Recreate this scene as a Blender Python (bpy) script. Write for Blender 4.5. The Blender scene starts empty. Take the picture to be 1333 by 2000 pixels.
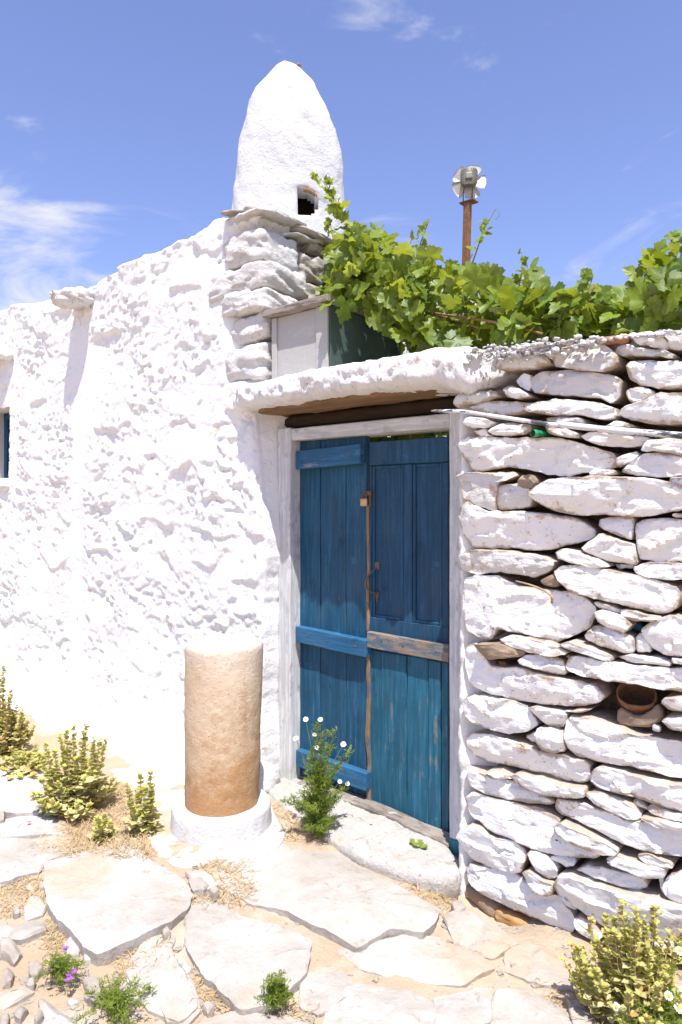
import bpy, bmesh, math, random
import numpy as np
from mathutils import Vector, Matrix

# ------------------------------------------------------------------ camera, sky, sun, exposure
SC = bpy.context.scene
COL = SC.collection
FPX, CX, CY = 1340.0, 666.5, 986.0          # focal length and principal point in photograph pixels
SN, CS = 0.650, 0.760                       # the wall runs along X; the camera is turned left of its normal
_n = math.hypot(SN, CS); SN /= _n; CS /= _n
CAM_Z = 1.5
cam_d = bpy.data.cameras.new('camera'); cam = bpy.data.objects.new('camera', cam_d); COL.objects.link(cam)
cam.location = (0, 0, CAM_Z); cam.rotation_euler = (math.pi / 2, 0, math.atan2(SN, CS))
cam_d.sensor_fit = 'VERTICAL'; cam_d.sensor_height = 36.0; cam_d.lens = 36.0 * FPX / 2000.0
cam_d.shift_y = -(1000.0 - CY) / 2000.0
cam_d.clip_start = 0.05; cam_d.clip_end = 2000.0
SC.camera = cam

SUN = Vector((0.33, -0.315, 1.0)).normalized()     # towards the sun
sun_el = math.asin(SUN.z); sun_az = math.atan2(SUN.x, SUN.y)
world = bpy.data.worlds.new('World'); SC.world = world; world.use_nodes = True
wn = world.node_tree; wn.nodes.clear()
def wnode(t, **k):
    n = wn.nodes.new(t)
    for a, b in k.items(): setattr(n, a, b)
    return n
w_out = wnode('ShaderNodeOutputWorld'); w_bg = wnode('ShaderNodeBackground')
w_sky = wnode('ShaderNodeTexSky'); w_sky.sky_type = 'NISHITA'; w_sky.sun_disc = False
w_sky.sun_elevation = sun_el; w_sky.sun_rotation = sun_az; w_sky.altitude = 0; w_sky.air_density = 1.0; w_sky.dust_density = 1.0; w_sky.ozone_density = 2.5
w_tint = wnode('ShaderNodeMix', data_type='RGBA', blend_type='MULTIPLY'); w_tint.inputs[0].default_value = 1.0
w_tint.inputs[7].default_value = (1.13, 1.01, 1.22, 1)
wn.links.new(w_sky.outputs[0], w_tint.inputs[6])
# thin high clouds: streaked noise over the whole sky, thicker in a bank low over the house's far end
w_tc = wnode('ShaderNodeTexCoord'); w_map = wnode('ShaderNodeMapping'); w_map.inputs['Scale'].default_value = (3.0, 3.0, 9.0); w_map.inputs['Rotation'].default_value = (0.25, 0.35, 0.3)
wn.links.new(w_tc.outputs['Generated'], w_map.inputs[0])
w_n = wnode('ShaderNodeTexNoise'); w_n.inputs['Scale'].default_value = 1.6; w_n.inputs['Detail'].default_value = 9; w_n.inputs['Roughness'].default_value = 0.62; w_n.inputs['Distortion'].default_value = 0.6
wn.links.new(w_map.outputs[0], w_n.inputs['Vector'])
def bank(px, py, r0, r1):
    u, v = (px - CX) / FPX, (CY - py) / FPX
    d = Vector((CS * u - SN, SN * u + CS, v)).normalized()
    dp = wnode('ShaderNodeVectorMath', operation='DOT_PRODUCT'); dp.inputs[1].default_value = d
    wn.links.new(w_tc.outputs['Generated'], dp.inputs[0])
    mr = wnode('ShaderNodeMapRange', interpolation_type='SMOOTHSTEP'); mr.inputs[1].default_value = math.cos(r1); mr.inputs[2].default_value = math.cos(r0)
    wn.links.new(dp.outputs['Value'], mr.inputs[0]); return mr.outputs[0]
def wadd(a, b, op='ADD'):
    m = wnode('ShaderNodeMath', operation=op)
    for i, v in enumerate((a, b)):
        if isinstance(v, (int, float)): m.inputs[i].default_value = v
        else: wn.links.new(v, m.inputs[i])
    return m.outputs[0]
cov = wadd(wadd(bank(-30, 640, 0.02, 0.25), 0.30, 'MULTIPLY'), w_n.outputs[0])
cov = wadd(cov, wadd(bank(800, 50, 0.0, 0.10), 0.11, 'MULTIPLY'))
cov = wadd(cov, wadd(bank(790, 420, 0.0, 0.08), 0.09, 'MULTIPLY'))
w_r = wnode('ShaderNodeMapRange', interpolation_type='SMOOTHSTEP'); w_r.inputs[1].default_value = 0.60; w_r.inputs[2].default_value = 0.90; w_r.inputs[4].default_value = 0.92
wn.links.new(cov, w_r.inputs[0])
w_mix = wnode('ShaderNodeMix', data_type='RGBA'); w_mix.inputs[7].default_value = (4.6, 4.6, 5.0, 1)
wn.links.new(w_r.outputs[0], w_mix.inputs[0]); wn.links.new(w_tint.outputs[2], w_mix.inputs[6])
wn.links.new(w_mix.outputs[2], w_bg.inputs[0]); w_bg.inputs[1].default_value = 0.128
wn.links.new(w_bg.outputs[0], w_out.inputs[0])

sun_d = bpy.data.lights.new('sun', 'SUN'); sun_d.energy = 5.0; sun_d.angle = math.radians(0.5); sun_d.color = (1.0, 0.985, 0.965)
sun_o = bpy.data.objects.new('sun', sun_d); COL.objects.link(sun_o); sun_o.rotation_euler = SUN.to_track_quat('Z', 'Y').to_euler()
sun_o.location = (2, -2, 6)
SC.view_settings.view_transform = 'Standard'; SC.view_settings.look = 'None'; SC.view_settings.gamma = 1.0
SC.view_settings.use_curve_mapping = False
SC.view_settings.exposure = 0.64
SC.render.engine = 'CYCLES'
SC.cycles.max_bounces = 8; SC.cycles.diffuse_bounces = 5; SC.cycles.use_denoising = True

# ------------------------------------------------------------------ helpers
def ray(px, py):
    u, v = (px - CX) / FPX, (CY - py) / FPX
    return np.array([CS * u - SN, SN * u + CS, v])
def P(px, py, Y):                      # the point on the vertical plane Y seen at a pixel of the photograph
    d = ray(px, py); t = Y / d[1]; return np.array([d[0] * t, Y, CAM_Z + d[2] * t])
def G(px, py, z=0.03):                 # the point on the level plane z
    d = ray(px, py); t = (z - CAM_Z) / d[2]; return np.array([d[0] * t, d[1] * t, z])

def h2(ix, iy, seed):
    ix = ix.astype(np.int64); iy = iy.astype(np.int64)
    h = (ix * 374761393 + iy * 668265263 + seed * 982451653) & 0xFFFFFFFF
    h = ((h ^ (h >> 13)) * 1274126177) & 0xFFFFFFFF
    h = ((h ^ (h >> 16)) * 2246822519) & 0xFFFFFFFF
    return ((h ^ (h >> 15)) & 0xFFFFFF) / float(0x1000000)
def h3(ix, iy, iz, seed): return h2(ix + iz.astype(np.int64) * 7919, iy + iz.astype(np.int64) * 104729, seed)
def noise3(p, seed=0):                 # value noise, -1..1
    p = np.asarray(p, float); i = np.floor(p); f = p - i; f = f * f * f * (f * (f * 6 - 15) + 10); r = 0
    for dx in (0, 1):
        for dy in (0, 1):
            for dz in (0, 1):
                w = (f[..., 0] if dx else 1 - f[..., 0]) * (f[..., 1] if dy else 1 - f[..., 1]) * (f[..., 2] if dz else 1 - f[..., 2])
                r = r + w * h3(i[..., 0] + dx, i[..., 1] + dy, i[..., 2] + dz, seed)
    return r * 2 - 1
def fbm(p, o=4, seed=0, g=0.5):
    p = np.asarray(p, float); s = 0; a = 1; t = 0
    for k in range(o): s = s + a * noise3(p, seed + k * 17); t += a; a *= g; p = p * 2.03 + 11.3
    return s / t
def noise2(x, y, seed=0): return noise3(np.stack([x, y, np.zeros_like(x) + seed * 3.7], -1), seed)
def fbm2(x, y, o=4, seed=0, g=0.5): return fbm(np.stack([x, y, np.zeros_like(x) + seed * 3.7], -1), o, seed, g)
def facet(x, y, seed=0, k=14.0, tilt=1.0):    # broken-stone relief: cells that are each a tilted plane, about -1..1
    ix, iy = np.floor(x), np.floor(y); num = 0; den = 1e-9
    for dx in (-1, 0, 1):
        for dy in (-1, 0, 1):
            cx, cy = ix + dx, iy + dy
            qx = cx + 0.1 + 0.8 * h2(cx, cy, seed); qy = cy + 0.1 + 0.8 * h2(cx, cy, seed + 1)
            d2 = (x - qx) ** 2 + (y - qy) ** 2
            w = np.exp(-k * d2)
            v = (h2(cx, cy, seed + 2) * 2 - 1) + tilt * ((h2(cx, cy, seed + 3) * 2 - 1) * (x - qx) + (h2(cx, cy, seed + 4) * 2 - 1) * (y - qy)) * 1.6
            num = num + w * v; den = den + w
    return num / den
def sm(t): t = np.clip(t, 0, 1); return t * t * (3 - 2 * t)

WL = {}
def mesh(name, V, F, mat, smooth=True):
    me = bpy.data.meshes.new(name)
    me.from_pydata(V.tolist() if isinstance(V, np.ndarray) else V, [], F.tolist() if isinstance(F, np.ndarray) else F)
    if mat is not None: me.materials.append(mat)
    if smooth: me.polygons.foreach_set('use_smooth', np.ones(len(me.polygons), bool))
    me.update(); return me
def put(name, me, parent=None, loc=(0, 0, 0), rot=None, scale=None):
    o = bpy.data.objects.new(name, me); COL.objects.link(o); o.parent = parent
    o.location = loc
    if rot is not None: o.rotation_euler = rot
    if scale is not None: o.scale = (scale,) * 3 if isinstance(scale, (int, float)) else scale
    return o
def mk(name, V, F, mat, parent=None, smooth=True):     # V in world coordinates
    V = np.asarray(V, float); base = WL.get(parent.name) if parent is not None else None
    if base is None: base = np.zeros(3) if parent is not None else None
    if base is None:
        lo, hi = V.min(0), V.max(0); base = np.array([(lo[0] + hi[0]) / 2, (lo[1] + hi[1]) / 2, lo[2]])
        o = put(name, mesh(name, V - base, F, mat, smooth), None, tuple(base))
    else:
        o = put(name, mesh(name, V - base, F, mat, smooth), parent)
    WL[o.name] = base; return o
def tag(o, label, cat, group=None, kind=None):
    if label: o['label'] = label
    if cat: o['category'] = cat
    if group: o['group'] = group
    if kind: o['kind'] = kind
    return o
def root(name, loc, label, cat, group=None, kind=None):
    o = bpy.data.objects.new(name, None); COL.objects.link(o); o.location = tuple(loc); o.empty_display_size = 0.1
    WL[o.name] = np.array(loc, float); return tag(o, label, cat, group, kind)

def grid_faces(nr, nc, wrap=False):
    r = np.arange(nr - 1)[:, None]; c = np.arange(nc if wrap else nc - 1)[None, :]; c2 = (c + 1) % nc
    return np.stack([r * nc + c, r * nc + c2, (r + 1) * nc + c2, (r + 1) * nc + c], -1).reshape(-1, 4)
class MB:
    def __init__(s): s.V = []; s.F = []; s.n = 0
    def add(s, V, F):
        V = np.asarray(V, float); s.V.append(V); n = s.n
        s.F.extend([tuple(int(i) + n for i in f) for f in F]); s.n += len(V); return s
    def arr(s): return np.concatenate(s.V), s.F
    def mk(s, name, mat, parent=None, smooth=True):
        V, F = s.arr(); return mk(name, V, F, mat, parent, smooth)
def tube(pts, rad, k=6, caps=True):
    pts = np.asarray(pts, float); n = len(pts); rad = np.broadcast_to(np.asarray(rad, float), (n,))
    T = np.gradient(pts, axis=0); T /= np.linalg.norm(T, axis=1)[:, None] + 1e-9
    ref = np.array([0.31, 0.17, 0.93]) if abs(T[0][2]) < 0.9 else np.array([0.95, 0.2, 0.1])
    V = []
    for i in range(n):
        a = np.cross(T[i], ref); a /= np.linalg.norm(a) + 1e-9; b = np.cross(T[i], a)
        for j in range(k):
            w = 2 * math.pi * j / k; V.append(pts[i] + rad[i] * (math.cos(w) * a + math.sin(w) * b))
    F = [tuple(f) for f in grid_faces(n, k, True)]
    if caps: F += [tuple(range(k))[::-1], tuple(range((n - 1) * k, n * k))]
    return np.array(V), F
def spline(pts, n):
    pts = np.asarray(pts, float); m = len(pts); t = np.linspace(0, m - 1, n); out = []
    for q in t:
        i = min(int(q), m - 2); f = q - i
        p0, p1, p2, p3 = pts[max(i - 1, 0)], pts[i], pts[i + 1], pts[min(i + 2, m - 1)]
        out.append(0.5 * ((2 * p1) + (-p0 + p2) * f + (2 * p0 - 5 * p1 + 4 * p2 - p3) * f * f + (-p0 + 3 * p1 - 3 * p2 + p3) * f ** 3))
    return np.array(out)
def bbox(lo, hi, bev=0.003):           # a box with chamfered edges: 24 vertices
    lo = np.array(lo, float); hi = np.array(hi, float); bm = bmesh.new(); bmesh.ops.create_cube(bm, size=1)
    c = (lo + hi) / 2; s = hi - lo
    for v in bm.verts: v.co = Vector(c + np.array(v.co) * s)
    if bev: bmesh.ops.bevel(bm, geom=list(bm.edges), offset=bev, segments=1, affect='EDGES')
    bm.verts.index_update(); V = np.array([v.co[:] for v in bm.verts]); F = [tuple(v.index for v in f.verts) for f in bm.faces]; bm.free()
    return V, F
def block(c, half, seed, n=12, pw=4.0, amp=0.012, rot=(0, 0, 0), strata=2.2):   # a rough stone block
    g = np.linspace(-1, 1, n); V = []; idx = {}
    def vid(p):
        k = tuple(np.round(p, 5))
        if k not in idx: idx[k] = len(V); V.append(p)
        return idx[k]
    F = []
    for ax in range(3):
        for sg in (-1, 1):
            for i in range(n - 1):
                for j in range(n - 1):
                    q = []
                    for a, b in ((i, j), (i + 1, j), (i + 1, j + 1), (i, j + 1)):
                        p = [0, 0, 0]; p[ax] = sg; p[(ax + 1) % 3] = g[a]; p[(ax + 2) % 3] = g[b]; q.append(vid(np.array(p, float)))
                    F.append(tuple(q if sg > 0 else q[::-1]))
    V = np.array(V); r = (np.abs(V) ** pw).sum(1) ** (1 / pw); V = V / r[:, None]
    N = V / np.linalg.norm(V, axis=1)[:, None]; W = V * np.array(half)
    q = W * np.array([1, 1, strata])
    d = fbm(q * 9 + seed * 5.1, 4, seed) * amp * 1.3 + facet(q[:, 0] * 11 + seed + q[:, 1] * 4, q[:, 2] * 11 + q[:, 1] * 9, seed, 20) * amp * 0.7
    W = W + N * d[:, None]
    R = np.array(Matrix.Rotation(rot[2], 3, 'Z') @ Matrix.Rotation(rot[1], 3, 'Y') @ Matrix.Rotation(rot[0], 3, 'X'))
    return W @ R.T + np.array(c), F
def stone(poly, to3, er=0.025, depth=0.12, amp=0.008, seed=0, step=0.016, rings=8, tilt=(0, 0), strata=3.0, jit=0.004, planes=0):
    """a traced stone: outline in its own plane (metres), rounded edge, broken layered face, real thickness behind"""
    p = np.asarray(poly, float)
    if 0.5 * np.sum(p[:, 0] * np.roll(p[:, 1], -1) - np.roll(p[:, 0], -1) * p[:, 1]) < 0: p = p[::-1]
    q = np.roll(p, -1, 0); p = np.stack([p * 0.95 + q * 0.05, p * 0.05 + q * 0.95], 1).reshape(-1, 2)
    seg = np.linalg.norm(np.roll(p, -1, 0) - p, axis=1); L = seg.sum(); n = int(max(18, L / step))
    cum = np.concatenate([[0], np.cumsum(seg)]); t = np.linspace(0, L, n, endpoint=False); pc = np.vstack([p, p[:1]])
    o = np.stack([np.interp(t, cum, pc[:, 0]), np.interp(t, cum, pc[:, 1])], 1)
    tn = np.roll(o, -1, 0) - np.roll(o, 1, 0); tn /= np.linalg.norm(tn, axis=1)[:, None] + 1e-9; nr = np.stack([tn[:, 1], -tn[:, 0]], 1)
    o = o + nr * (jit * fbm2(o[:, 0] * 40, o[:, 1] * 40, 3, seed))[:, None]
    c = o.mean(0); d = o - c; ev, evec = np.linalg.eigh(d.T @ d / n); a = evec[:, 1]
    l1 = np.abs(d @ a).max(); l2 = np.abs(d @ evec[:, 0]).max(); hl = max(l1 - l2 * 1.1, 0)
    pr = np.clip(d @ a, -hl, hl); sp = c + pr[:, None] * a
    er = min(er, 0.7 * l2); rows = []
    rs = [0.0, 0.05, 0.12, 0.21, 0.31, 0.42, 0.54, 0.67, 0.83, 1.0] if rings >= 8 else [0.0, 0.12, 0.35, 0.65, 1.0]
    for sc_, hh in ((0.10, -depth), (0.03, -depth * 0.45)):
        rows.append(np.column_stack([o + (sp - o) * sc_, np.full(n, hh)]))
    ln = np.linalg.norm(sp - o, axis=1); cuts = []; rq = np.random.RandomState(seed + 5)
    for k_ in range(planes):                 # broken faces: flat cuts falling away towards the edges
        an = rq.rand() * 6.283 if k_ > 1 else (1.57 if k_ else -1.57) + rq.uniform(-0.35, 0.35); dv = math.cos(an) * a + math.sin(an) * evec[:, 0] * (1 if k_ > 1 else 1)
        if k_ < 2: dv = np.array([math.cos(an), math.sin(an)])
        pj = (o - c) @ dv; ex_ = pj.max(); s0 = ex_ * rq.uniform(0.15, 0.85); cuts.append((dv, s0, rq.uniform(0.004, 0.022) / max(ex_ - s0, 0.01)))
    for s in rs:
        xy = o + (sp - o) * s; dd = np.minimum(s * ln / er, 1.0)
        h = er * (np.sqrt(np.clip(1 - (1 - dd) ** 2, 0, 1)) - 1.0)
        X, Y = xy[:, 0], xy[:, 1]
        # layered face: relief drawn out along the stone's long axis
        ua = (xy - c) @ a; ub = (xy - c) @ evec[:, 0]
        wp = 0.5 * fbm2(X * 12, Y * 12, 2, seed)
        rel = facet(ua * 7 + seed * 1.7 + wp, ub * 7 * strata * 0.6 + seed * 2.3 + wp, seed, 40, 1.5) * 0.9 + facet(ua * 21 + seed + wp, ub * 21 * strata * 0.6 + wp, seed + 9, 30, 1.5) * 0.38 + fbm2(ua * 18, ub * 18 * strata, 4, seed + 3, 0.62) * 0.6
        for dv, s0, sl in cuts: h = np.minimum(h, -sl * ((xy - c) @ dv - s0) + 0.0)
        h = h + amp * rel * (0.35 + 0.65 * dd) + tilt[0] * (X - c[0]) + tilt[1] * (Y - c[1])
        rows.append(np.column_stack([X, Y, h]))
    R = np.stack(rows); nrw = len(rows); V = R.reshape(-1, 3); F = [tuple(f) for f in grid_faces(nrw, n, True)]
    V3 = to3(V)
    bm = bmesh.new(); lay = bm.verts.layers.float.new('rim'); vs = [bm.verts.new(v) for v in V3]
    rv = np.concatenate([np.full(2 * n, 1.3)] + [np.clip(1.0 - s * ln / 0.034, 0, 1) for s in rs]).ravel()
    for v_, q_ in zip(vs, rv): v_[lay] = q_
    for f in F:
        try: bm.faces.new([vs[i] for i in f])
        except ValueError: pass
    bm.faces.new([vs[i] for i in range(n)][::-1])
    bmesh.ops.remove_doubles(bm, verts=bm.verts, dist=0.0012)
    bmesh.ops.recalc_face_normals(bm, faces=bm.faces)
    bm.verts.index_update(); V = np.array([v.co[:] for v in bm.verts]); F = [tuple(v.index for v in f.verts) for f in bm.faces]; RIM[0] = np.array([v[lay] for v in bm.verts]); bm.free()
    return V, F
RIM = [None]
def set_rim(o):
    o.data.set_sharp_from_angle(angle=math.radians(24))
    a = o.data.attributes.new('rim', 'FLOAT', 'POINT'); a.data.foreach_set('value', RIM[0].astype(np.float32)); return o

# ------------------------------------------------------------------ materials
class NT:
    def __init__(s, name):
        s.m = bpy.data.materials.new(name); s.m.use_nodes = True; s.t = s.m.node_tree; s.b = s.t.nodes['Principled BSDF']; s.o = s.t.nodes['Material Output']
        s.tc = s.n('ShaderNodeTexCoord').outputs['Object']
    def n(s, ty, **k):
        x = s.t.nodes.new(ty)
        for a, b in k.items(): setattr(x, a, b)
        return x
    def l(s, a, b): s.t.links.new(a, b)
    def val(s, sock, v):
        if isinstance(v, (int, float, tuple, list)): sock.default_value = v
        else: s.l(v, sock)
    def map(s, scale, rot=(0, 0, 0), src=None):
        m = s.n('ShaderNodeMapping'); m.inputs['Scale'].default_value = scale; m.inputs['Rotation'].default_value = rot; s.l(src or s.tc, m.inputs[0]); return m.outputs[0]
    def noise(s, scale, detail=5, rough=0.55, vec=None, dist=0.0):
        x = s.n('ShaderNodeTexNoise'); x.inputs['Scale'].default_value = scale; x.inputs['Detail'].default_value = detail; x.inputs['Roughness'].default_value = rough; x.inputs['Distortion'].default_value = dist
        s.l(vec or s.tc, x.inputs['Vector']); return x.outputs[0]
    def voro(s, scale, feature='F1', vec=None):
        x = s.n('ShaderNodeTexVoronoi', feature=feature); x.inputs['Scale'].default_value = scale; s.l(vec or s.tc, x.inputs['Vector']); return x.outputs[0]
    def ramp(s, v, lo, hi, a=0.0, b=1.0):
        r = s.n('ShaderNodeMapRange', interpolation_type='SMOOTHSTEP'); r.inputs[1].default_value = lo; r.inputs[2].default_value = hi; r.inputs[3].default_value = a; r.inputs[4].default_value = b; s.l(v, r.inputs[0]); return r.outputs[0]
    def math(s, op, a, b=0.0):
        m = s.n('ShaderNodeMath', operation=op); s.val(m.inputs[0], a); s.val(m.inputs[1], b); return m.outputs[0]
    def mix(s, f, a, b, mode='MIX'):
        m = s.n('ShaderNodeMix', data_type='RGBA', blend_type=mode); s.val(m.inputs[0], f); s.val(m.inputs[6], a if not isinstance(a, tuple) else a + (1,)); s.val(m.inputs[7], b if not isinstance(b, tuple) else b + (1,)); return m.outputs[2]
    def bump(s, h, strength=0.5, dist=0.01, nrm=None):
        b = s.n('ShaderNodeBump'); b.inputs['Strength'].default_value = strength; b.inputs['Distance'].default_value = dist; s.l(h, b.inputs['Height'])
        if nrm is not None: s.l(nrm, b.inputs['Normal'])
        return b.outputs[0]
    def rnd(s): return s.n('ShaderNodeObjectInfo').outputs['Random']
    def island(s): return s.n('ShaderNodeNewGeometry').outputs['Random Per Island']
    def done(s, col, rough=0.9, nrm=None, spec=0.3, metal=0.0):
        s.val(s.b.inputs['Base Color'], col if not isinstance(col, tuple) else col + (1,)); s.val(s.b.inputs['Roughness'], rough); s.b.inputs['Specular IOR Level'].default_value = spec; s.val(s.b.inputs['Metallic'], metal)
        if nrm is not None: s.l(nrm, s.b.inputs['Normal'])
        return s.m
def m_wash(name, white=(0.78, 0.775, 0.765), dirt=0.5, grey=0.3, fine=1.0, under=(0.30, 0.20, 0.12), bumps=0.55, rim=False):
    t = NT(name)
    n1 = t.noise(2.6, 6, 0.6); n2 = t.noise(17, 8, 0.72); n3 = t.noise(70, 5, 0.65); n4 = t.noise(6.5, 8, 0.7, dist=0.4)
    c = t.mix(t.ramp(n1, 0.42, 0.75, 0, 0.55), white, (white[0] * 0.95, white[1] * 0.925, white[2] * 0.885))
    c = t.mix(t.math('MULTIPLY', t.ramp(n4, 0.53, 0.68), min(1.0, grey)), c, (0.50, 0.485, 0.46))
    # flaked patches show the ochre stone; little earth-coloured specks
    f = t.math('MULTIPLY', t.ramp(n2, 0.555, 0.66), t.ramp(t.noise(4.2, 5, 0.6, dist=0.3), 0.45, 0.62))
    c = t.mix(t.math('MULTIPLY', f, dirt), c, (0.50, 0.36, 0.22))
    c = t.mix(t.math('MULTIPLY', t.math('MULTIPLY', t.ramp(n3, 0.60, 0.67), t.ramp(n4, 0.47, 0.58)), dirt), c, under)
    n5 = t.noise(38, 6, 0.75, dist=0.6)
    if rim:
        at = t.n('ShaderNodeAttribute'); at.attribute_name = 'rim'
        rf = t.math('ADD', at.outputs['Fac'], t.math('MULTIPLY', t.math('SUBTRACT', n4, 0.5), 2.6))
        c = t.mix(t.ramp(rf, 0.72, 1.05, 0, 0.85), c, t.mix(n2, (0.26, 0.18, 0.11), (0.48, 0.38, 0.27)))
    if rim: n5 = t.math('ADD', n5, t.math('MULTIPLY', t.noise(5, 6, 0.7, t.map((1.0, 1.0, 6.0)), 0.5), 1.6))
    h = t.math('ADD', t.math('ADD', n2, t.math('MULTIPLY', n5, 0.7)), t.math('MULTIPLY', n3, 0.35 * fine))
    return t.done(c, 0.92, t.bump(h, min(1.0, bumps * 1.25), 0.020), 0.2)
def m_stone(name, a, b, c3, sc=8.0, stretch=(1, 1, 1), bumps=0.5, rnd=0.0):
    t = NT(name); v = t.map(stretch)
    n1 = t.noise(sc, 8, 0.65, v); n2 = t.noise(sc * 5, 6, 0.7, v); n3 = t.noise(sc * 0.35, 4, 0.5, v)
    c = t.mix(t.ramp(n1, 0.35, 0.68), a, b); c = t.mix(t.ramp(n2, 0.60, 0.75), c, c3)
    c = t.mix(t.ramp(n3, 0.4, 0.7, 0, 0.6), c, tuple(x * 1.0 for x in b))
    if rnd: c = t.mix(t.math('MULTIPLY', t.rnd(), rnd), c, c3)
    return t.done(c, 0.92, t.bump(t.math('ADD', n1, t.math('MULTIPLY', n2, 0.4)), bumps, 0.02), 0.2)
def m_wood(name, paint, paint2, bare, wear=0.5, vert=True, gloss=0.6, axis=None, light=None):
    t = NT(name); st = (14, 14, 0.9) if vert else (0.9, 14, 14)
    v = t.map(st); g = t.noise(4.0, 8, 0.7, v, 0.4); g2 = t.noise(16.0, 4, 0.6, v); b = t.noise(5.5, 6, 0.65); s = t.noise(38, 5, 0.6, t.map((1, 1, 0.35) if vert else (0.35, 1, 1)))
    c = t.mix(t.ramp(b, 0.3, 0.7), paint, paint2)
    c = t.mix(t.ramp(g, 0.42, 0.66, 0.0, 0.55), c, tuple(min(1, x * 1.8 + 0.012) for x in paint2)); c = t.mix(t.ramp(t.noise(3.1, 6, 0.65, t.map((2.5, 2.5, 0.8) if vert else (0.8, 2.5, 2.5))), 0.50, 0.66, 0, 0.5), c, tuple(x * 0.62 + 0.035 for x in paint2)); c = t.mix(t.ramp(t.noise(7, 6, 0.7), 0.56, 0.68, 0, 0.55), c, tuple(x * 0.45 for x in paint))
    c = t.mix(t.math('MULTIPLY', t.rnd(), 0.35), c, tuple(x * 0.7 for x in paint))
    wmask = t.math('MULTIPLY', t.ramp(t.math('ADD', t.math('MULTIPLY', s, 0.6), t.math('MULTIPLY', g, 0.55)), 0.66 - 0.12 * wear, 0.76 - 0.12 * wear), t.ramp(t.noise(2.3, 4, 0.6), 0.5 - 0.3 * wear, 0.75 - 0.3 * wear))
    c = t.mix(t.math('MULTIPLY', wmask, 0.85), c, bare)
    if light: c = t.mix(t.math('MULTIPLY', t.ramp(t.noise(11, 6, 0.7), 0.62, 0.75), 0.5), c, light)
    h = t.math('ADD', t.math('MULTIPLY', g, 0.8), t.math('SUBTRACT', t.math('MULTIPLY', g2, 0.35), t.math('MULTIPLY', wmask, 0.25)))
    return t.done(c, gloss, t.bump(h, 0.5, 0.006), 0.35)
MAT = {}
MAT['wash'] = m_wash('whitewash', dirt=0.9, grey=0.10, bumps=0.38)
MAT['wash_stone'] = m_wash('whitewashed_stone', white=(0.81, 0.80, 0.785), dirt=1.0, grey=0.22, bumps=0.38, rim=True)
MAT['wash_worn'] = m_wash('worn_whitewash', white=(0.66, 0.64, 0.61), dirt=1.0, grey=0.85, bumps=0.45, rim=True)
MAT['wash_block'] = m_wash('whitewashed_block', white=(0.72, 0.705, 0.68), dirt=1.0, grey=0.35, bumps=0.5)
MAT['wash_smooth'] = m_wash('smooth_whitewash', white=(0.55, 0.54, 0.525), dirt=0.6, grey=0.35, bumps=0.35)
MAT['step'] = m_wash('worn_step', white=(0.46, 0.43, 0.39), dirt=1.0, grey=0.4, bumps=0.6)
MAT['chimney'] = m_wash('chimney_plaster', white=(0.54, 0.54, 0.54), dirt=0.5, grey=0.3, bumps=0.5)
MAT['quoin'] = m_stone('weathered_quoin', (0.27, 0.225, 0.175), (0.50, 0.465, 0.41), (0.20, 0.14, 0.09), 9, (1, 1, 2))
MAT['earth'] = m_stone('wall_earth', (0.30, 0.21, 0.13), (0.20, 0.14, 0.09), (0.42, 0.32, 0.22), 12)
MAT['flag'] = m_stone('flagstone', (0.42, 0.39, 0.355), (0.35, 0.315, 0.275), (0.36, 0.27, 0.18), 3.2, (1, 1, 1), 0.75, 0.12)
def m_flag():
    t = NT('flagstone'); n1 = t.noise(3.0, 8, 0.65); n2 = t.noise(15, 7, 0.72); n3 = t.noise(1.6, 5, 0.6, dist=0.5); n4 = t.noise(55, 5, 0.7)
    c = t.mix(t.ramp(n1, 0.38, 0.64), (0.455, 0.425, 0.385), (0.37, 0.335, 0.29)); c = t.mix(t.ramp(n2, 0.56, 0.70, 0, 0.7), c, (0.30, 0.235, 0.17))
    c = t.mix(t.ramp(n3, 0.52, 0.64, 0, 0.75), c, (0.42, 0.325, 0.225)); c = t.mix(t.ramp(n4, 0.62, 0.70, 0, 0.6), c, (0.24, 0.19, 0.15))
    c = t.mix(t.math('MULTIPLY', t.rnd(), 0.18), c, (0.36, 0.29, 0.21))
    return t.done(c, 0.92, t.bump(t.math('ADD', n1, t.math('ADD', n2, t.math('MULTIPLY', n4, 0.4))), 0.6, 0.02), 0.2)
MAT['flag'] = m_flag()
MAT['pebble'] = m_stone('pale_pebble', (0.37, 0.335, 0.29), (0.31, 0.26, 0.21), (0.42, 0.39, 0.36), 14)
MAT['brown_stone'] = m_stone('brown_stone', (0.34, 0.25, 0.17), (0.25, 0.19, 0.13), (0.45, 0.37, 0.28), 14)
MAT['red_stone'] = m_stone('rusty_schist', (0.36, 0.19, 0.07), (0.46, 0.30, 0.14), (0.20, 0.11, 0.05), 16, (1, 1, 3))
MAT['terracotta'] = m_stone('terracotta', (0.40, 0.20, 0.11), (0.31, 0.15, 0.085), (0.62, 0.50, 0.42), 22)
MAT['slate'] = m_stone('grey_ledge_stone', (0.30, 0.26, 0.21), (0.46, 0.43, 0.38), (0.15, 0.11, 0.08), 10, (1, 1, 4))
MAT['shade_beam'] = m_stone('shade_beam_wood', (0.04, 0.026, 0.016), (0.025, 0.016, 0.01), (0.07, 0.046, 0.027), 5, (0.6, 3, 8))  # near-black tone stands in for the shade of the void above the door head
MAT['lintel_under'] = m_stone('bare_lintel_underside', (0.25, 0.155, 0.08), (0.16, 0.095, 0.05), (0.36, 0.26, 0.16), 5, (0.5, 3, 3))
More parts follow.
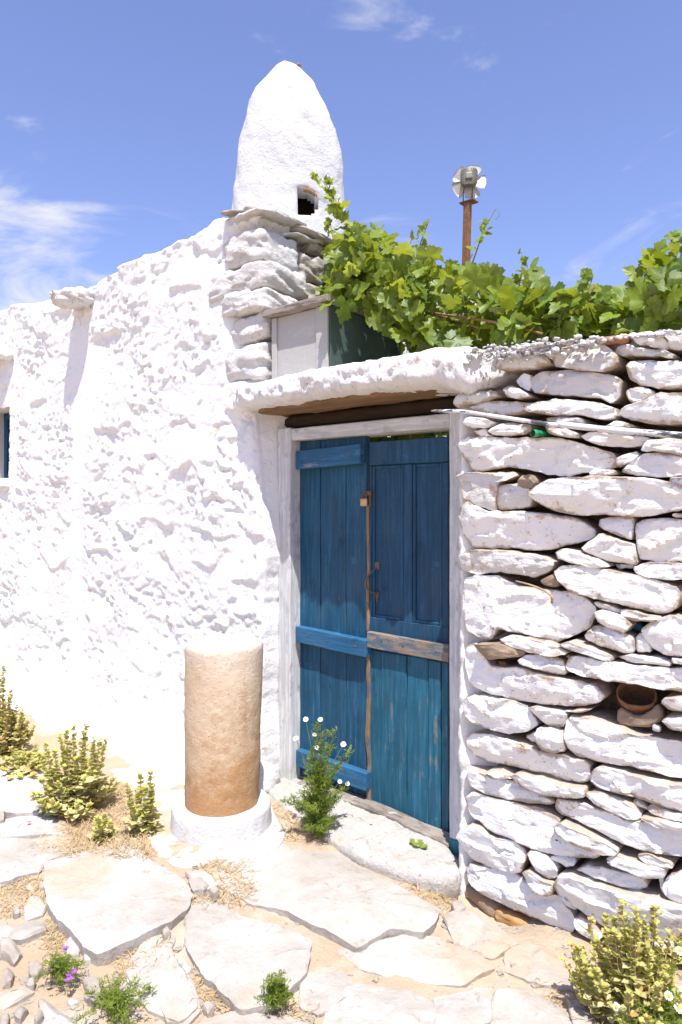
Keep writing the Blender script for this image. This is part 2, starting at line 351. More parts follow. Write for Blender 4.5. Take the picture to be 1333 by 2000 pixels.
def m_ground():
    t = NT('sandy_earth'); n1 = t.noise(1.7, 7, 0.65, dist=0.3); n2 = t.noise(13, 8, 0.7); n3 = t.noise(90, 4, 0.6); n4 = t.noise(4.5, 6, 0.6)
    c = t.mix(t.ramp(n1, 0.36, 0.66), (0.385, 0.285, 0.185), (0.43, 0.345, 0.25)); c = t.mix(t.ramp(n4, 0.5, 0.72, 0, 0.8), c, (0.48, 0.42, 0.345))
    c = t.mix(t.ramp(n2, 0.58, 0.76, 0, 0.6), c, (0.29, 0.185, 0.10)); c = t.mix(t.ramp(n3, 0.62, 0.72, 0, 0.5), c, (0.46, 0.39, 0.30))
    return t.done(c, 0.95, t.bump(t.math('ADD', n2, t.math('MULTIPLY', n3, 0.6)), 0.7, 0.015), 0.1)
MAT['ground'] = m_ground()
def m_column():
    t = NT('column_stone'); n1 = t.noise(4, 7, 0.65); n2 = t.noise(28, 7, 0.72); v = t.voro(60)
    sep = t.n('ShaderNodeSeparateXYZ'); t.l(t.tc, sep.inputs[0])
    c = t.mix(t.ramp(n1, 0.35, 0.65), (0.50, 0.37, 0.235), (0.57, 0.455, 0.325))
    c = t.mix(t.ramp(n2, 0.55, 0.72, 0, 0.7), c, (0.62, 0.53, 0.42))
    # rust-brown stain risen from the foot, ragged edge; pale lime crust round the top
    st = t.math('ADD', t.math('MULTIPLY', sep.outputs[2], -1.25), t.math('ADD', t.math('MULTIPLY', n1, 1.9), t.math('MULTIPLY', n2, 0.9)))
    c = t.mix(t.ramp(st, 0.62, 1.25, 0, 0.92), c, (0.36, 0.19, 0.075))
    tp = t.math('ADD', t.math('MULTIPLY', sep.outputs[2], 3.0), t.math('MULTIPLY', n1, 0.9))
    c = t.mix(t.ramp(tp, 2.45, 3.05, 0, 0.7), c, (0.62, 0.55, 0.47))
    c = t.mix(t.ramp(n2, 0.64, 0.72, 0, 0.7), c, (0.27, 0.16, 0.08))
    n6 = t.noise(75, 6, 0.7); c = t.mix(t.ramp(n6, 0.60, 0.66, 0, 0.75), c, (0.24, 0.14, 0.07)); h = t.math('ADD', t.math('MULTIPLY', n2, 0.5), t.math('MULTIPLY', n6, 0.5)); return t.done(c, 0.9, t.bump(h, 0.6, 0.014), 0.2)
MAT['column'] = m_column()

# ------------------------------------------------------------------ ground: one sheet out to the horizon
def zg(X, Y):
    X = np.asarray(X, float); Y = np.asarray(Y, float)
    z = 0.005 + 0.055 * sm((-X - 1.5) / 0.9) * sm((Y - 0.9) / 1.0)
    near = np.exp(-np.maximum(0, np.hypot(X + 2.2, Y - 1.6) - 3) / 3)
    z = z + near * (0.018 * fbm2(X * 1.9, Y * 1.9, 3, 5) + 0.009 * fbm2(X * 9, Y * 9, 4, 6) + 0.004 * fbm2(X * 40, Y * 40, 2, 7))
    return z - 0.02 * sm((X + 1.6) / 0.6) - 0.10 * np.exp(-((X + 1.27) / 0.20) ** 2 - ((Y - 2.37) / 0.11) ** 2)
def axis_vals(a, b, st, lo, hi):
    m = list(np.arange(a, b, st)); s = st; x = m[-1]
    while x < hi: s *= 1.25; x += s; m.append(x)
    s = st; x = m[0]; pre = []
    while x > lo: s *= 1.25; x -= s; pre.append(x)
    return np.array(pre[::-1] + m)
gx = axis_vals(-4.6, -0.2, 0.013, -600, 600); gy = axis_vals(0.7, 2.6, 0.013, -600, 600)
GX, GY = np.meshgrid(gx, gy); GZ = zg(GX, GY)
ground = mk('ground', np.stack([GX, GY, GZ], -1).reshape(-1, 3), grid_faces(len(gy), len(gx)), MAT['ground'])
ground.location = (0, 0, 0); ground.data.transform(Matrix.Translation(Vector(WL['ground']))); WL['ground'] = np.zeros(3)
tag(ground, 'dry sandy ground with pale flagstones before the whitewashed walls', None, kind='structure')

R7 = lambda L: [(x / 2.468, 1280 + y / 2.468) for x, y in L]
FLAGS = [
 (R7([(215,990),(350,958),(470,922),(560,908),(650,918),(700,958),(760,1000),(880,1052),(930,1140),(905,1215),(830,1275),(700,1335),(560,1398),(470,1432),(400,1395),(345,1320),(250,1240),(212,1120)]), 0.055, 0.06),
 (R7([(-260,900),(0,882),(150,872),(330,876),(345,935),(225,985),(190,1035),(100,1052),(0,1085),(-220,1110)]), 0.045, 0.035),
 (R7([(-200,570),(0,560),(100,550),(185,570),(225,650),(238,718),(180,742),(80,748),(0,738),(-180,730)]), 0.07, 0.06),
 ([(365,1795),(377,1762),(405,1752),(440,1758),(470,1788),(530,1806),(603,1830),(592,1895),(522,1952),(470,1962),(437,1930),(395,1890),(367,1840)], 0.04, 0.05),
 (R7([(680,1400),(780,1345),(855,1332),(830,1420),(870,1500),(940,1600),(958,1680),(900,1742),(800,1730),(770,1645),(640,1640),(590,1560),(640,1460)]), 0.035, 0.03),
 ([(308,1668),(345,1692),(392,1700),(438,1733),(490,1762),(558,1776),(605,1802),(640,1814),(700,1842),(765,1806),(828,1811),(850,1795),(862,1768),(792,1728),(702,1682),(640,1640),(570,1610),(500,1610),(420,1620),(340,1610)], 0.055, 0.055),
 (R7([(195,1640),(265,1660),(335,1725),(415,1785),(420,1860),(160,1860),(188,1740)]), 0.03, 0.03),
 ([(640,1945),(692,1918),(800,1930),(852,1952),(835,2060),(640,2060)], 0.025, 0.02),
 ([(968,1935),(1030,1924),(1098,1962),(1140,2050),(950,2060)], 0.02, 0.025),
 ([(586,1905),(680,1890),(692,1928),(625,1978),(590,1962)], 0.025, 0.025),
 (R7([(0,790),(120,770),(250,770),(330,800),(300,850),(150,860),(0,870)]), 0.04, 0.025),
 ([(612,1842),(700,1850),(800,1822),(900,1830),(960,1880),(900,1912),(780,1905),(690,1882),(620,1880)], 0.018, 0.012),
 ([(985,1850),(1060,1840),(1105,1880),(1120,1930),(1040,1912),(990,1890)], 0.012, 0.012),
 ([(868,1792),(905,1772),(965,1800),(1010,1838),(960,1862),(890,1830)], 0.012, 0.010),
 ([(700,1985),(640,1995),(560,2040),(700,2080),(820,2040)], 0.02, 0.02),
 ([(850,1945),(955,1925),(960,1985),(900,2030),(840,2010)], 0.015, 0.016),
 ([(1105,1935),(1150,1955),(1180,2030),(1130,2040)], 0.012, 0.016),
 ([(60,1700),(0,1730),(-60,1760),(-120,1740),(-60,1700)], 0.03, 0.02),
 ([(245,1895),(330,1880),(372,1900),(385,1960),(350,1990),(290,1960)], 0.02, 0.018),
 ([(380,2000),(470,1975),(600,1990),(630,2070),(360,2080)], 0.028, 0.02),
 ([(-120,1840),(-10,1800),(30,1810),(20,1850),(-60,1900),(-130,1900)], 0.03, 0.03),
]
for i, (pl, zt, th) in enumerate(FLAGS):
    w = np.array([G(x, y, zt) for x, y in pl]); c = w.mean(0); zz = zg(c[0], c[1]) + max(0.016, th * (0.5 if i in (0, 5, 3) else 0.45))
    w = np.array([G(x, y, zz) for x, y in pl]); w = w.mean(0) + (w - w.mean(0)) * (1.0 if i in (0, 5) else 1.06)
    V, F = stone(w[:, :2], lambda v, zz=zz: np.column_stack([v[:, 0], v[:, 1], zz + v[:, 2]]), planes=3, er=0.005, depth=0.13, amp=0.0045, seed=40 + i, step=0.014, strata=1.3, jit=0.006)
    set_rim(mk('flagstone', V, F, MAT['flag'], ground))
SMALL = [R7(q) for q in (
 [(110,1210),(160,1150),(200,1150),(225,1210),(210,1240),(120,1260)], [(75,1290),(210,1255),(230,1310),(150,1340),(100,1355),(30,1340)],
 [(0,1350),(60,1355),(110,1410),(70,1455),(40,1430),(0,1420)], [(300,1390),(350,1340),(400,1390),(380,1430),(320,1430)], [(135,1480),(180,1460),(215,1490),(180,1530),(140,1520)],
 [(405,1620),(430,1560),(510,1580),(450,1650)], [(-20,1620),(160,1570),(170,1600),(60,1670),(-20,1690)], [(70,1710),(110,1660),(140,1680),(100,1740)], [(165,1740),(200,1690),(215,1720),(180,1760)],
 [(120,1110),(150,1095),(180,1120),(150,1140)], [(905,1060),(960,1042),(1020,1088),(985,1118),(930,1110)], [(1010,1120),(1040,1100),(1060,1120),(1030,1137)], [(850,1462),(890,1450),(930,1500),(900,1522)],
 [(780,1312),(810,1300),(825,1322),(790,1335)], [(980,1662),(1010,1655),(1035,1680),(1000,1692)], [(325,1650),(360,1635),(385,1660),(340,1672)], [(0,1720),(50,1715),(40,1770),(0,1777)], [(60,1215),(90,1200),(98,1222),(70,1228)],
 [(240,1100),(205,1080),(180,1090),(200,1115)], [(20,1490),(70,1500),(60,1560),(10,1570)], [(120,1560),(170,1545),(165,1575),(130,1580)], [(400,1440),(430,1435),(440,1460),(410,1470)], [(160,730),(215,715),(240,735),(200,752)], [(0,735),(25,730),(20,780),(0,785)])]
SMALL += [[(360,1700),(400,1695),(430,1722),(395,1735)], [(160,1905),(190,1900),(205,1925),(175,1945)], [(880,1760),(900,1752),(912,1770),(890,1780)], [(560,1830),(580,1826),(584,1842),(566,1846)]]
for i, pl in enumerate(SMALL):
    c = G(*np.mean(pl, 0), 0.04); zz = zg(c[0], c[1]) + 0.02 + 0.008 * (i % 3)
    w = np.array([G(x, y, zz) for x, y in pl])
    V, F = stone(w[:, :2], lambda v, zz=zz: np.column_stack([v[:, 0], v[:, 1], zz + v[:, 2]]), er=0.010, planes=4, depth=0.06, amp=0.004, seed=80 + i, step=0.014, rings=5)
    set_rim(mk('stone', V, F, MAT['pebble' if i % 3 else 'flag'], ground))
rs = np.random.RandomState(4)
def scatter_stones(n, fn, size, seed):
    r = np.random.RandomState(seed); mb = MB(); base, F0 = block((0, 0, 0), (1, 1, 0.7), seed, n=4, amp=0.0, pw=2.3)
    for k in range(n):
        x, y = fn(r); s = size * (0.35 + r.rand() ** 3 * 1.6); a = r.rand() * 6.28
        v = base * (1 + 0.25 * r.randn(len(base), 1)) * np.array([s, s * (0.5 + 0.5 * r.rand()), s * 0.55]); ca, sa = math.cos(a), math.sin(a)
        v = np.column_stack([v[:, 0] * ca - v[:, 1] * sa + x, v[:, 0] * sa + v[:, 1] * ca + y, v[:, 2] + float(zg(x, y)) + s * 0.15]); mb.add(v, F0)
    return mb
def spot(px0, px1, py0, py1): return lambda r: tuple(G(r.uniform(px0, px1), r.uniform(py0, py1), 0.03)[:2])
mb = MB()
for n, bx, s, sd in ((260, (0, 420, 1690, 2000), 0.010, 1), (160, (420, 1000, 1790, 2000), 0.007, 2), (160, (860, 1120, 1740, 1900), 0.008, 3), (160, (0, 300, 1560, 1720), 0.008, 4), (120, (360, 640, 1680, 1800), 0.008, 5), (70, (520, 700, 1590, 1660), 0.006, 6)):
    V, F = scatter_stones(n, spot(*bx), s, sd).arr(); mb.add(V, F)
tag(mb.mk('gravel', MAT['pebble'], smooth=False), 'fine pale gravel strewn over the sandy ground', 'gravel', kind='stuff')

# ------------------------------------------------------------------ the house
house = root('house', (-4.2, 2.4, 0.0), 'rough whitewashed stone house with a pointed chimney and drain spout', 'house')
WX0, WX1, WZ0, WZ1 = -5.95, -5.45, 1.70, 2.27          # the window opening
e = np.concatenate([np.linspace(-9.5, -3.45, 60)[:-1], np.arange(-3.45, 0, 0.0095), np.linspace(0, 0.07, 9)[:-1], np.arange(0.07, 0.62, 0.011), np.linspace(0.66, 3.2, 14)])
zt = np.concatenate([np.linspace(-0.1, 1.0, 332), 1.0 + np.array([0.012, 0.026, 0.042, 0.058, 0.074, 0.10, 0.14, 0.2])])
E, T = np.meshgrid(e, zt)
Xa = np.where(E < 0, E - 2.6, -2.6)
ztop = np.interp(Xa, [-9, -5.6, -5.0, -4.4, -4.15, -3.9, -3.3, -2.9, -2.6], [3.07, 3.06, 3.0, 2.96, 2.96, 2.98, 3.02, 3.05, 3.03]) + 0.028 * fbm2(Xa * 5, Xa * 0 + E * 3, 3, 21)
Z = np.where(T <= 1, T * ztop, ztop)
Xe = np.interp(Z, [-0.1, 1.2, 1.4, 1.7, 1.97, 2.06, 2.12, 4], [-2.635, -2.635, -2.65, -2.69, -2.735, -2.735, -2.66, -2.66])
Xe = Xe + 0.016 * fbm2(Z * 9, Z * 0, 3, 22)
th = np.clip(E / 0.07, 0, 1) * math.pi / 2; RR = 0.045
yb = 2.40 - 0.05 * (1 - np.clip(Z / 2.6, 0, 1)) - (0.19 + 0.10 * np.exp(-((Xa + 3.1) / 0.6) ** 2) * (E < 0) + 0.05 * fbm2(Xa * 4, Xa * 0, 3, 88)) * np.exp(-np.clip(Z, 0, 9) / 0.105) * np.where(Xa > -2.75, np.clip((-2.62 - Xa) / 0.13, 0.4, 1), 1)
yb = yb - (0.20 + 0.06 * fbm2(Xa * 5, Xa * 0, 3, 89)) * np.exp(-np.clip(Z - 0.03, 0, 9) / 0.03) * sm((-Xa - 2.8) / 0.25) * (E < 0)
yb = yb + 0.03 * sm((Xa + 2.85) / 0.25) * (Z < 2.0)
k = np.where(Z < 2.09, (-2.60 - (Xe + RR)) / 0.12, 0.0); k = np.clip(k, 0, 1.2)
ret = np.clip(E - 0.07, 0, None)
bx = np.where(E < 0, Xe * np.exp(np.clip(E, -9, 0) / 0.35) + (-2.6) * (1 - np.exp(np.clip(E, -9, 0) / 0.35)) + E, Xe + RR * np.sin(th) + k * np.minimum(ret, 0.16))
by = np.where(E < 0, yb, yb + RR * (1 - np.cos(th)) + ret)
nx = np.sin(th); ny = -np.cos(th)
inset = np.clip(T - 1, 0, None) * 2.2; q = np.clip((T - 1) / 0.074, 0, 1)
Z = Z + 0.045 * np.sin(q * math.pi / 2) - 0.05 * np.clip((T - 1.074) / 0.1, 0, 1)
U, W = Xa + np.where(E > 0, E, 0), Z
wx = U + 0.05 * fbm2(U * 4, W * 4, 3, 31); wz = W + 0.04 * fbm2(U * 4 + 7, W * 4, 3, 32)
big = facet(wx * 3.3, wz * 6.6, 41, 34, 1.0); mid = facet(wx * 8.5, wz * 17, 42, 26, 1.6); sml = facet(wx * 22, wz * 40, 43, 24, 1.6)
crumb = fbm2(U * 30, W * 36, 4, 44, 0.62); lump = fbm2(U * 6, W * 9, 4, 45, 0.55); wav = fbm2(U * 1.3, W * 1.3, 2, 46)
rough = 1.0 - 0.85 * np.exp(-((U + 4.38 - 0.02 * np.sin(W * 3)) / 0.12) ** 4) * (W < 2.8)
rough = rough * (0.30 + 0.70 * sm((W - 0.10) / 0.55)) * (0.65 + 0.5 * sm(0.5 + 1.6 * fbm2(U * 1.7, W * 1.7, 2, 47)))
rough = np.where((Z < 2.08) & (E > 0.05), 0.22, rough)
rough = rough * np.where((U < -5.3) & (W > 1.55) & (W < 2.4), 0.35, 1.0)
patch = sm(0.5 + 1.5 * fbm2(U * 2.6 + 3, W * 3.4, 3, 49))
rough = rough * 0.70
disp = 0.022 * wav + rough * (0.0135 * big + (0.002 + 0.008 * patch) * mid + (0.0012 + 0.0062 * patch) * sml + 0.009 * lump + (0.0018 + 0.0075 * patch) * crumb)
disp = disp - 0.06 * sm((E + 0.26) / 0.12) * sm((0.62 - E) / 0.1) * sm((Z - 2.13) / 0.05) * sm((3.0 - Z) / 0.06)
# a few deep chips
pit = fbm2(U * 13, W * 22, 3, 48); disp = disp - rough * 0.018 * sm((pit - 0.50) / 0.12)
V = np.stack([bx + nx * disp - nx * inset, by + ny * disp - ny * inset, Z + 0.35 * disp * (T > 0.99)], -1).reshape(-1, 3)
F = grid_faces(len(zt), len(e))
cen = V[F].mean(1)
keep = ~((cen[:, 0] > WX0) & (cen[:, 0] < WX1) & (cen[:, 2] > WZ0) & (cen[:, 2] < WZ1) & (cen[:, 1] < 2.6))
mk('wall', V, F[keep], MAT['wash'], house)
V, F = bbox((-12, 2.5, 2.6), (-2.68, 5.6, 2.99), 0.02); mk('roof', V, F, MAT['wash_smooth'], house)
V, F = bbox((-12, 5.3, -0.1), (-2.68, 5.6, 2.6), 0.02); mk('rear_wall', V, F, MAT['wash_smooth'], house)
# window: deep reveal, blue frame, shutter leaf
mb = MB()
for lo, hi in (((WX0 - .25, 2.39, WZ0 - .14), (WX1 + .02, 2.75, WZ0 - 0.002)), ((WX0 - .25, 2.42, WZ1 + .002), (WX1 + .02, 2.75, WZ1 + .12)), ((WX1 + .001, 2.405, WZ0 - .1), (WX1 + .12, 2.75, WZ1 + .1)), ((WX0 - .12, 2.42, WZ0 - .1), (WX0 - .001, 2.75, WZ1 + .1))): mb.add(*bbox(lo, hi, 0.012))
mb.mk('window_reveal', MAT['wash_smooth'], house)
MAT['blue'] = m_wood('blue_paint', (0.004, 0.046, 0.090), (0.006, 0.067, 0.124), (0.12, 0.13, 0.13), 0.2, light=(0.10, 0.20, 0.32))
MAT['blue_bar'] = m_wood('blue_bar_paint', (0.012, 0.080, 0.165), (0.018, 0.110, 0.215), (0.30, 0.24, 0.17), 0.28, vert=False, light=(0.16, 0.28, 0.42))
MAT['blue_panel'] = m_wood('dull_blue_panel', (0.004, 0.042, 0.086), (0.006, 0.056, 0.112), (0.10, 0.12, 0.14), 0.2, light=(0.08, 0.14, 0.24))
MAT['turq'] = m_wood('worn_turquoise_paint', (0.007, 0.068, 0.112), (0.011, 0.094, 0.150), (0.20, 0.17, 0.13), 0.38, light=(0.10, 0.26, 0.34))
MAT['bare'] = m_wood('bare_grey_wood', (0.20, 0.155, 0.11), (0.25, 0.195, 0.14), (0.05, 0.10, 0.15), 0.85, vert=False, gloss=0.85)
MAT['bare_v'] = m_wood('bare_upright_wood', (0.19, 0.125, 0.075), (0.25, 0.165, 0.095), (0.04, 0.09, 0.14), 0.8, gloss=0.85)
MAT['frame'] = m_wood('white_frame_paint', (0.48, 0.48, 0.47), (0.54, 0.535, 0.52), (0.28, 0.26, 0.235), 0.5, gloss=0.8)
MAT['frame_h'] = m_wood('white_head_paint', (0.50, 0.49, 0.475), (0.56, 0.55, 0.53), (0.28, 0.26, 0.235), 0.5, vert=False, gloss=0.8)
MAT['teal'] = m_wood('teal_underpaint', (0.03, 0.16, 0.19), (0.04, 0.21, 0.25), (0.36, 0.33, 0.28), 0.4, gloss=0.8)
MAT['lidwood'] = m_wood('grey_lid_wood', (0.29, 0.255, 0.215), (0.23, 0.20, 0.165), (0.11, 0.08, 0.06), 0.8, vert=False, gloss=0.9)
MAT['boxpaint'] = m_wash('box_paint', white=(0.40, 0.39, 0.365), dirt=0.35, grey=0.5, bumps=0.15)
MAT['boxside_shade'] = m_stone('box_side_shade', (0.075, 0.105, 0.09), (0.055, 0.085, 0.075), (0.11, 0.14, 0.125), 5, (1, 1, 1), 0.15)  # the vine's shade on this side is put into the dark green colour
def m_metal(name, a, b, rough=0.6, metal=0.6, sc=30):
    t = NT(name); n = t.noise(sc, 6, 0.7); return t.done(t.mix(t.ramp(n, 0.35, 0.65), a, b), rough, t.bump(n, 0.3, 0.003), 0.4, metal)
MAT['rust'] = m_metal('rust', (0.16, 0.075, 0.035), (0.26, 0.13, 0.06), 0.85, 0.2)
MAT['iron'] = m_metal('old_iron', (0.10, 0.085, 0.07), (0.17, 0.13, 0.10), 0.7, 0.4)
MAT['brass'] = m_metal('brass', (0.45, 0.30, 0.11), (0.55, 0.40, 0.18), 0.45, 0.6)
MAT['motor'] = m_metal('grey_cast_metal', (0.20, 0.185, 0.15), (0.27, 0.25, 0.21), 0.55, 0.3, 12)
MAT['blade'] = m_metal('pale_blade_paint', (0.56, 0.54, 0.49), (0.48, 0.455, 0.41), 0.5, 0.1, 8)

MAT['quoin_wash'] = m_wash('quoin_whitewash', white=(0.70, 0.68, 0.65), dirt=1.0, grey=0.7, bumps=0.75)
yw = 2.56
mb = MB()
for lo, hi in (((WX1 - .05, yw, WZ0 + .002), (WX1 - .003, yw + .06, WZ1 - .002)), ((WX0 + .003, yw, WZ0 + .002), (WX0 + .05, yw + .06, WZ1 - .002)), ((WX0 + .05, yw + .002, WZ1 - .055), (WX1 - .05, yw + .058, WZ1 - .004)), ((WX0 + .05, yw + .002, WZ0 + .004), (WX1 - .05, yw + .058, WZ0 + .06))): mb.add(*bbox(lo, hi, 0.004))
wf = mb.mk('window', MAT['blue'], house, False)
xs = np.linspace(WX0 + .052, WX1 - .052, 5)
for a, b in zip(xs[:-1], xs[1:]):
    V, F = bbox((a + .002, yw + .022, WZ0 + .062), (b - .002, yw + .045, WZ1 - .057), 0.003); mk('plank', V, F, MAT['blue_panel'], wf, False)
V, F = block((-5.70, 2.40, WZ0 - 0.045), (0.29, 0.055, 0.05), 12, 12, 5, 0.008); mk('window_sill', V, F, MAT['wash_block'], house)
# arched hood over the window: a plastered band standing proud of the wall
arc = spline([(-6.2, 2.36, 2.42), (-6.02, 2.33, 2.60), (-5.72, 2.31, 2.70), (-5.50, 2.325, 2.70), (-5.38, 2.37, 2.64)], 22)
V, F = tube(arc, np.interp(np.arange(22), [0, 8, 16, 21], [0.05, 0.075, 0.07, 0.03]), 12); V = V + 0.012 * np.stack([fbm(V * 11, 3, 5), fbm(V * 11 + 9, 3, 6), fbm(V * 11 + 4, 3, 7)], -1)
mk('window_hood', V, F, MAT['wash_block'], house)
# drain spout: hollowed stone poking out under the parapet
V, F = block((-4.335, 2.335, 2.885), (0.115, 0.15, 0.062), 9, 16, 3.0, 0.016, (0.18, 0.05, 0.1))
V[:, 2] -= 0.035 * sm((2.36 - V[:, 1]) / 0.12) * (V[:, 2] > 2.9) * np.exp(-((V[:, 0] + 4.335) / 0.06) ** 2)
mk('drain_spout', V, F, MAT['quoin_wash'], house)
# quoins and the weathered stones of the gable return
QU = [  # centre, half size, seed
 ((-2.735, 2.53, 2.845), (0.165, 0.155, 0.092)), ((-2.78, 2.545, 2.682), (0.235, 0.185, 0.075)), ((-2.72, 2.52, 2.555), (0.175, 0.165, 0.062)), ((-2.70, 2.545, 2.42), (0.145, 0.155, 0.074)), ((-2.72, 2.53, 2.245), (0.155, 0.165, 0.098)),
 ((-2.675, 2.79, 2.80), (0.10, 0.10, 0.080)), ((-2.68, 2.95, 2.84), (0.10, 0.075, 0.065)), ((-2.675, 2.87, 2.66), (0.10, 0.14, 0.07)), ((-2.68, 2.80, 2.53), (0.10, 0.12, 0.055)), ((-2.675, 2.84, 2.39), (0.10, 0.13, 0.075)), ((-2.675, 3.10, 2.71), (0.10, 0.10, 0.085)), ((-2.68, 2.83, 2.925), (0.10, 0.06, 0.03)), ((-2.675, 3.06, 2.54), (0.10, 0.13, 0.075)), ((-2.68, 3.08, 2.91), (0.10, 0.08, 0.04))]
for i, (c, h) in enumerate(QU):
    h = tuple(q * 0.96 for q in h); c = (c[0] - (0.004 if i < 5 else 0.0), c[1] + (0.012 if i < 5 else 0), c[2])
    V, F = block(c, h, 60 + i, 19, 8.0, 0.012, (0.03 * math.sin(i * 2.1), 0.04 * math.sin(i * 3.3), 0.02 * math.sin(i)))
    mk('stone', V, F, MAT['quoin_wash'] if i < 5 else MAT['quoin'], house)
# thin projecting ledge slabs under the chimney
LD = [((-2.68, 2.56, 3.015), (0.13, 0.19, 0.018), (0.05, 0.0, 0.1)), ((-2.66, 2.86, 2.985), (0.12, 0.22, 0.016), (-0.06, 0.02, -0.05)), ((-2.66, 3.22, 2.985), (0.13, 0.19, 0.016), (0.02, 0.03, 0.08)), ((-2.76, 2.47, 3.045), (0.13, 0.10, 0.013), (0.03, 0.1, 0.3)), ((-2.67, 2.72, 2.955), (0.11, 0.16, 0.012), (0.08, 0.02, 0.05)), ((-2.67, 3.05, 2.945), (0.11, 0.15, 0.013), (-0.04, 0.02, -0.1))]
for i, (c, h, r) in enumerate(LD):
    V, F = block(c, h, 90 + i, 17, 5, 0.012, r, 4); mk('slab', V, F, MAT['quoin_wash'] if i % 2 == 0 else MAT['slate'], house)

# ------------------------------------------------------------------ chimney: tapering plastered hood with a tile-topped smoke hole
CB = np.array([-2.95, 2.98]); dcam = np.array([-CB[0], -CB[1]]) / np.hypot(*CB); rgt = np.array([-dcam[1], dcam[0]])
if rgt[0] < 0: rgt = -rgt
depth_c = CB[1] * CS - CB[0] * SN
prof = [(505, 455, 677), (440, 456, 675), (386, 458, 672), (368, 463, 671), (350, 464.5, 670), (318, 467.5, 668), (287, 472, 664), (264, 476, 659), (242, 481, 649), (233, 483, 645), (210, 488, 634.5), (199, 493.5, 629.6), (188, 499, 624.5), (170, 514, 616), (161, 521.5, 609), (147.5, 531, 598), (134, 539.5, 586), (127, 547, 574), (122, 552, 563), (119.5, 555.5, 558)]
pr = np.array(prof, float)
zz = CAM_Z + (CY - pr[:, 0]) / FPX * depth_c
u0 = (CB @ np.array([CS, SN])) / depth_c * FPX + CX
lw = (pr[:, 1] - u0) / FPX * depth_c; rw = (pr[:, 2] - u0) / FPX * depth_c
zs = np.concatenate([np.linspace(zz[0], zz[-3], 92), np.linspace(zz[-3], zz[-1], 8)[1:]]); na = 110
order = np.argsort(zz); L_ = np.interp(zs, zz[order], lw[order]); R_ = np.interp(zs, zz[order], rw[order])
A = np.linspace(0, 2 * math.pi, na, endpoint=False)
ZZ, AA = np.meshgrid(zs, A, indexing='ij')
cc, ss = np.cos(AA), np.sin(AA); pw = 3.4
rr = (np.abs(cc) ** pw + np.abs(ss) ** pw) ** (-1 / pw)
mid_ = ((L_ + R_) / 2)[:, None]; hw = ((R_ - L_) / 2)[:, None]; hw = np.maximum(hw, 0.004)
dl = 0.006 * facet(np.cos(AA) * 1.6 + ZZ * 2.2, np.sin(AA) * 1.6 + ZZ * 1.7, 73, 12) + 0.0035 * facet(np.cos(AA) * 5 + ZZ * 4, np.sin(AA) * 5 + ZZ * 9, 74, 14) + 0.005 * fbm2(AA * 2 + 3 * np.cos(AA), ZZ * 5, 3, 71) + 0.004 * fbm2(np.cos(AA) * 9 + ZZ * 3, np.sin(AA) * 9 + ZZ * 14, 3, 72)
dl = dl * np.clip(hw / 0.1, 0, 1)
la = mid_ + (hw * rr + dl) * cc; lb = (hw * 0.60 * rr + dl) * ss
CV = np.stack([CB[0] + rgt[0] * la + dcam[0] * lb, CB[1] + rgt[1] * la + dcam[1] * lb, ZZ], -1).reshape(-1, 3)
CF = grid_faces(len(zs), na, True)
def pix(V):
    dx = V - np.array([0, 0, CAM_Z]); f = -SN * dx[:, 0] + CS * dx[:, 1]; r = CS * dx[:, 0] + SN * dx[:, 1]
    return CX + FPX * r / f, CY - FPX * dx[:, 2] / f
cc3 = CV[CF].mean(1); fx, fy = pix(cc3); front = ((cc3[:, :2] - CB) @ dcam) > 0
hole = front & (fx > 582) & (fx < 619) & (fy < 419) & (fy > 364 + 0.02 * (fx - 592) ** 2 * (fx > 592))
bm = bmesh.new(); vs = [bm.verts.new(v) for v in CV]; bm.verts.ensure_lookup_table()
for f, hq in zip(CF, hole):
    if not hq:
        try: bm.faces.new([vs[i] for i in f])
        except ValueError: pass
bm.faces.new(vs[-na:])
inner = [ed for ed in bm.edges if ed.is_boundary and all((np.array(v.co)[:2] - CB) @ dcam > 0.02 and v.co.z > zz[0] + 0.05 for v in ed.verts)]
ex = bmesh.ops.extrude_edge_only(bm, edges=inner); nv = [g for g in ex['geom'] if isinstance(g, bmesh.types.BMVert)]
for v in nv: v.co += Vector((-dcam[0] * 0.14, -dcam[1] * 0.14, -0.01))
for v in [v for v in bm.verts if not v.link_faces]: bm.verts.remove(v)
bmesh.ops.recalc_face_normals(bm, faces=bm.faces)
bm.verts.index_update(); V = np.array([v.co[:] for v in bm.verts]); F = [tuple(v.index for v in f.verts) for f in bm.faces]; bm.free()
chim = mk('chimney', V, F, MAT['chimney'], house)
surf = ((cc3[hole][:, :2] - CB) @ dcam).max() if hole.any() else 0.18
def cpt(px, py, out):                      # the point at a distance out from the chimney's axis plane seen at a pixel
    d = ray(px, py); dep = (CB + dcam * out) @ dcam / (d[:2] @ dcam); return d * dep + np.array([0, 0, CAM_Z])
c0 = cpt(600, 392, 0.02)
hole_shade = m_stone('hole_shade', (0.03, 0.022, 0.018), (0.05, 0.038, 0.03), (0.09, 0.06, 0.04), 8)  # near-black colour painted as the shade inside openings
V, F = bbox((-0.13, -0.10, -0.14), (0.13, -0.08, 0.14), 0.004)
V = np.column_stack([c0[0] + rgt[0] * V[:, 0] + dcam[0] * V[:, 1], c0[1] + rgt[1] * V[:, 0] + dcam[1] * V[:, 1], c0[2] + V[:, 2]]); mk('flue_shade_sheet', V, F, hole_shade, chim, False)
hw_ = 30 / FPX * depth_c
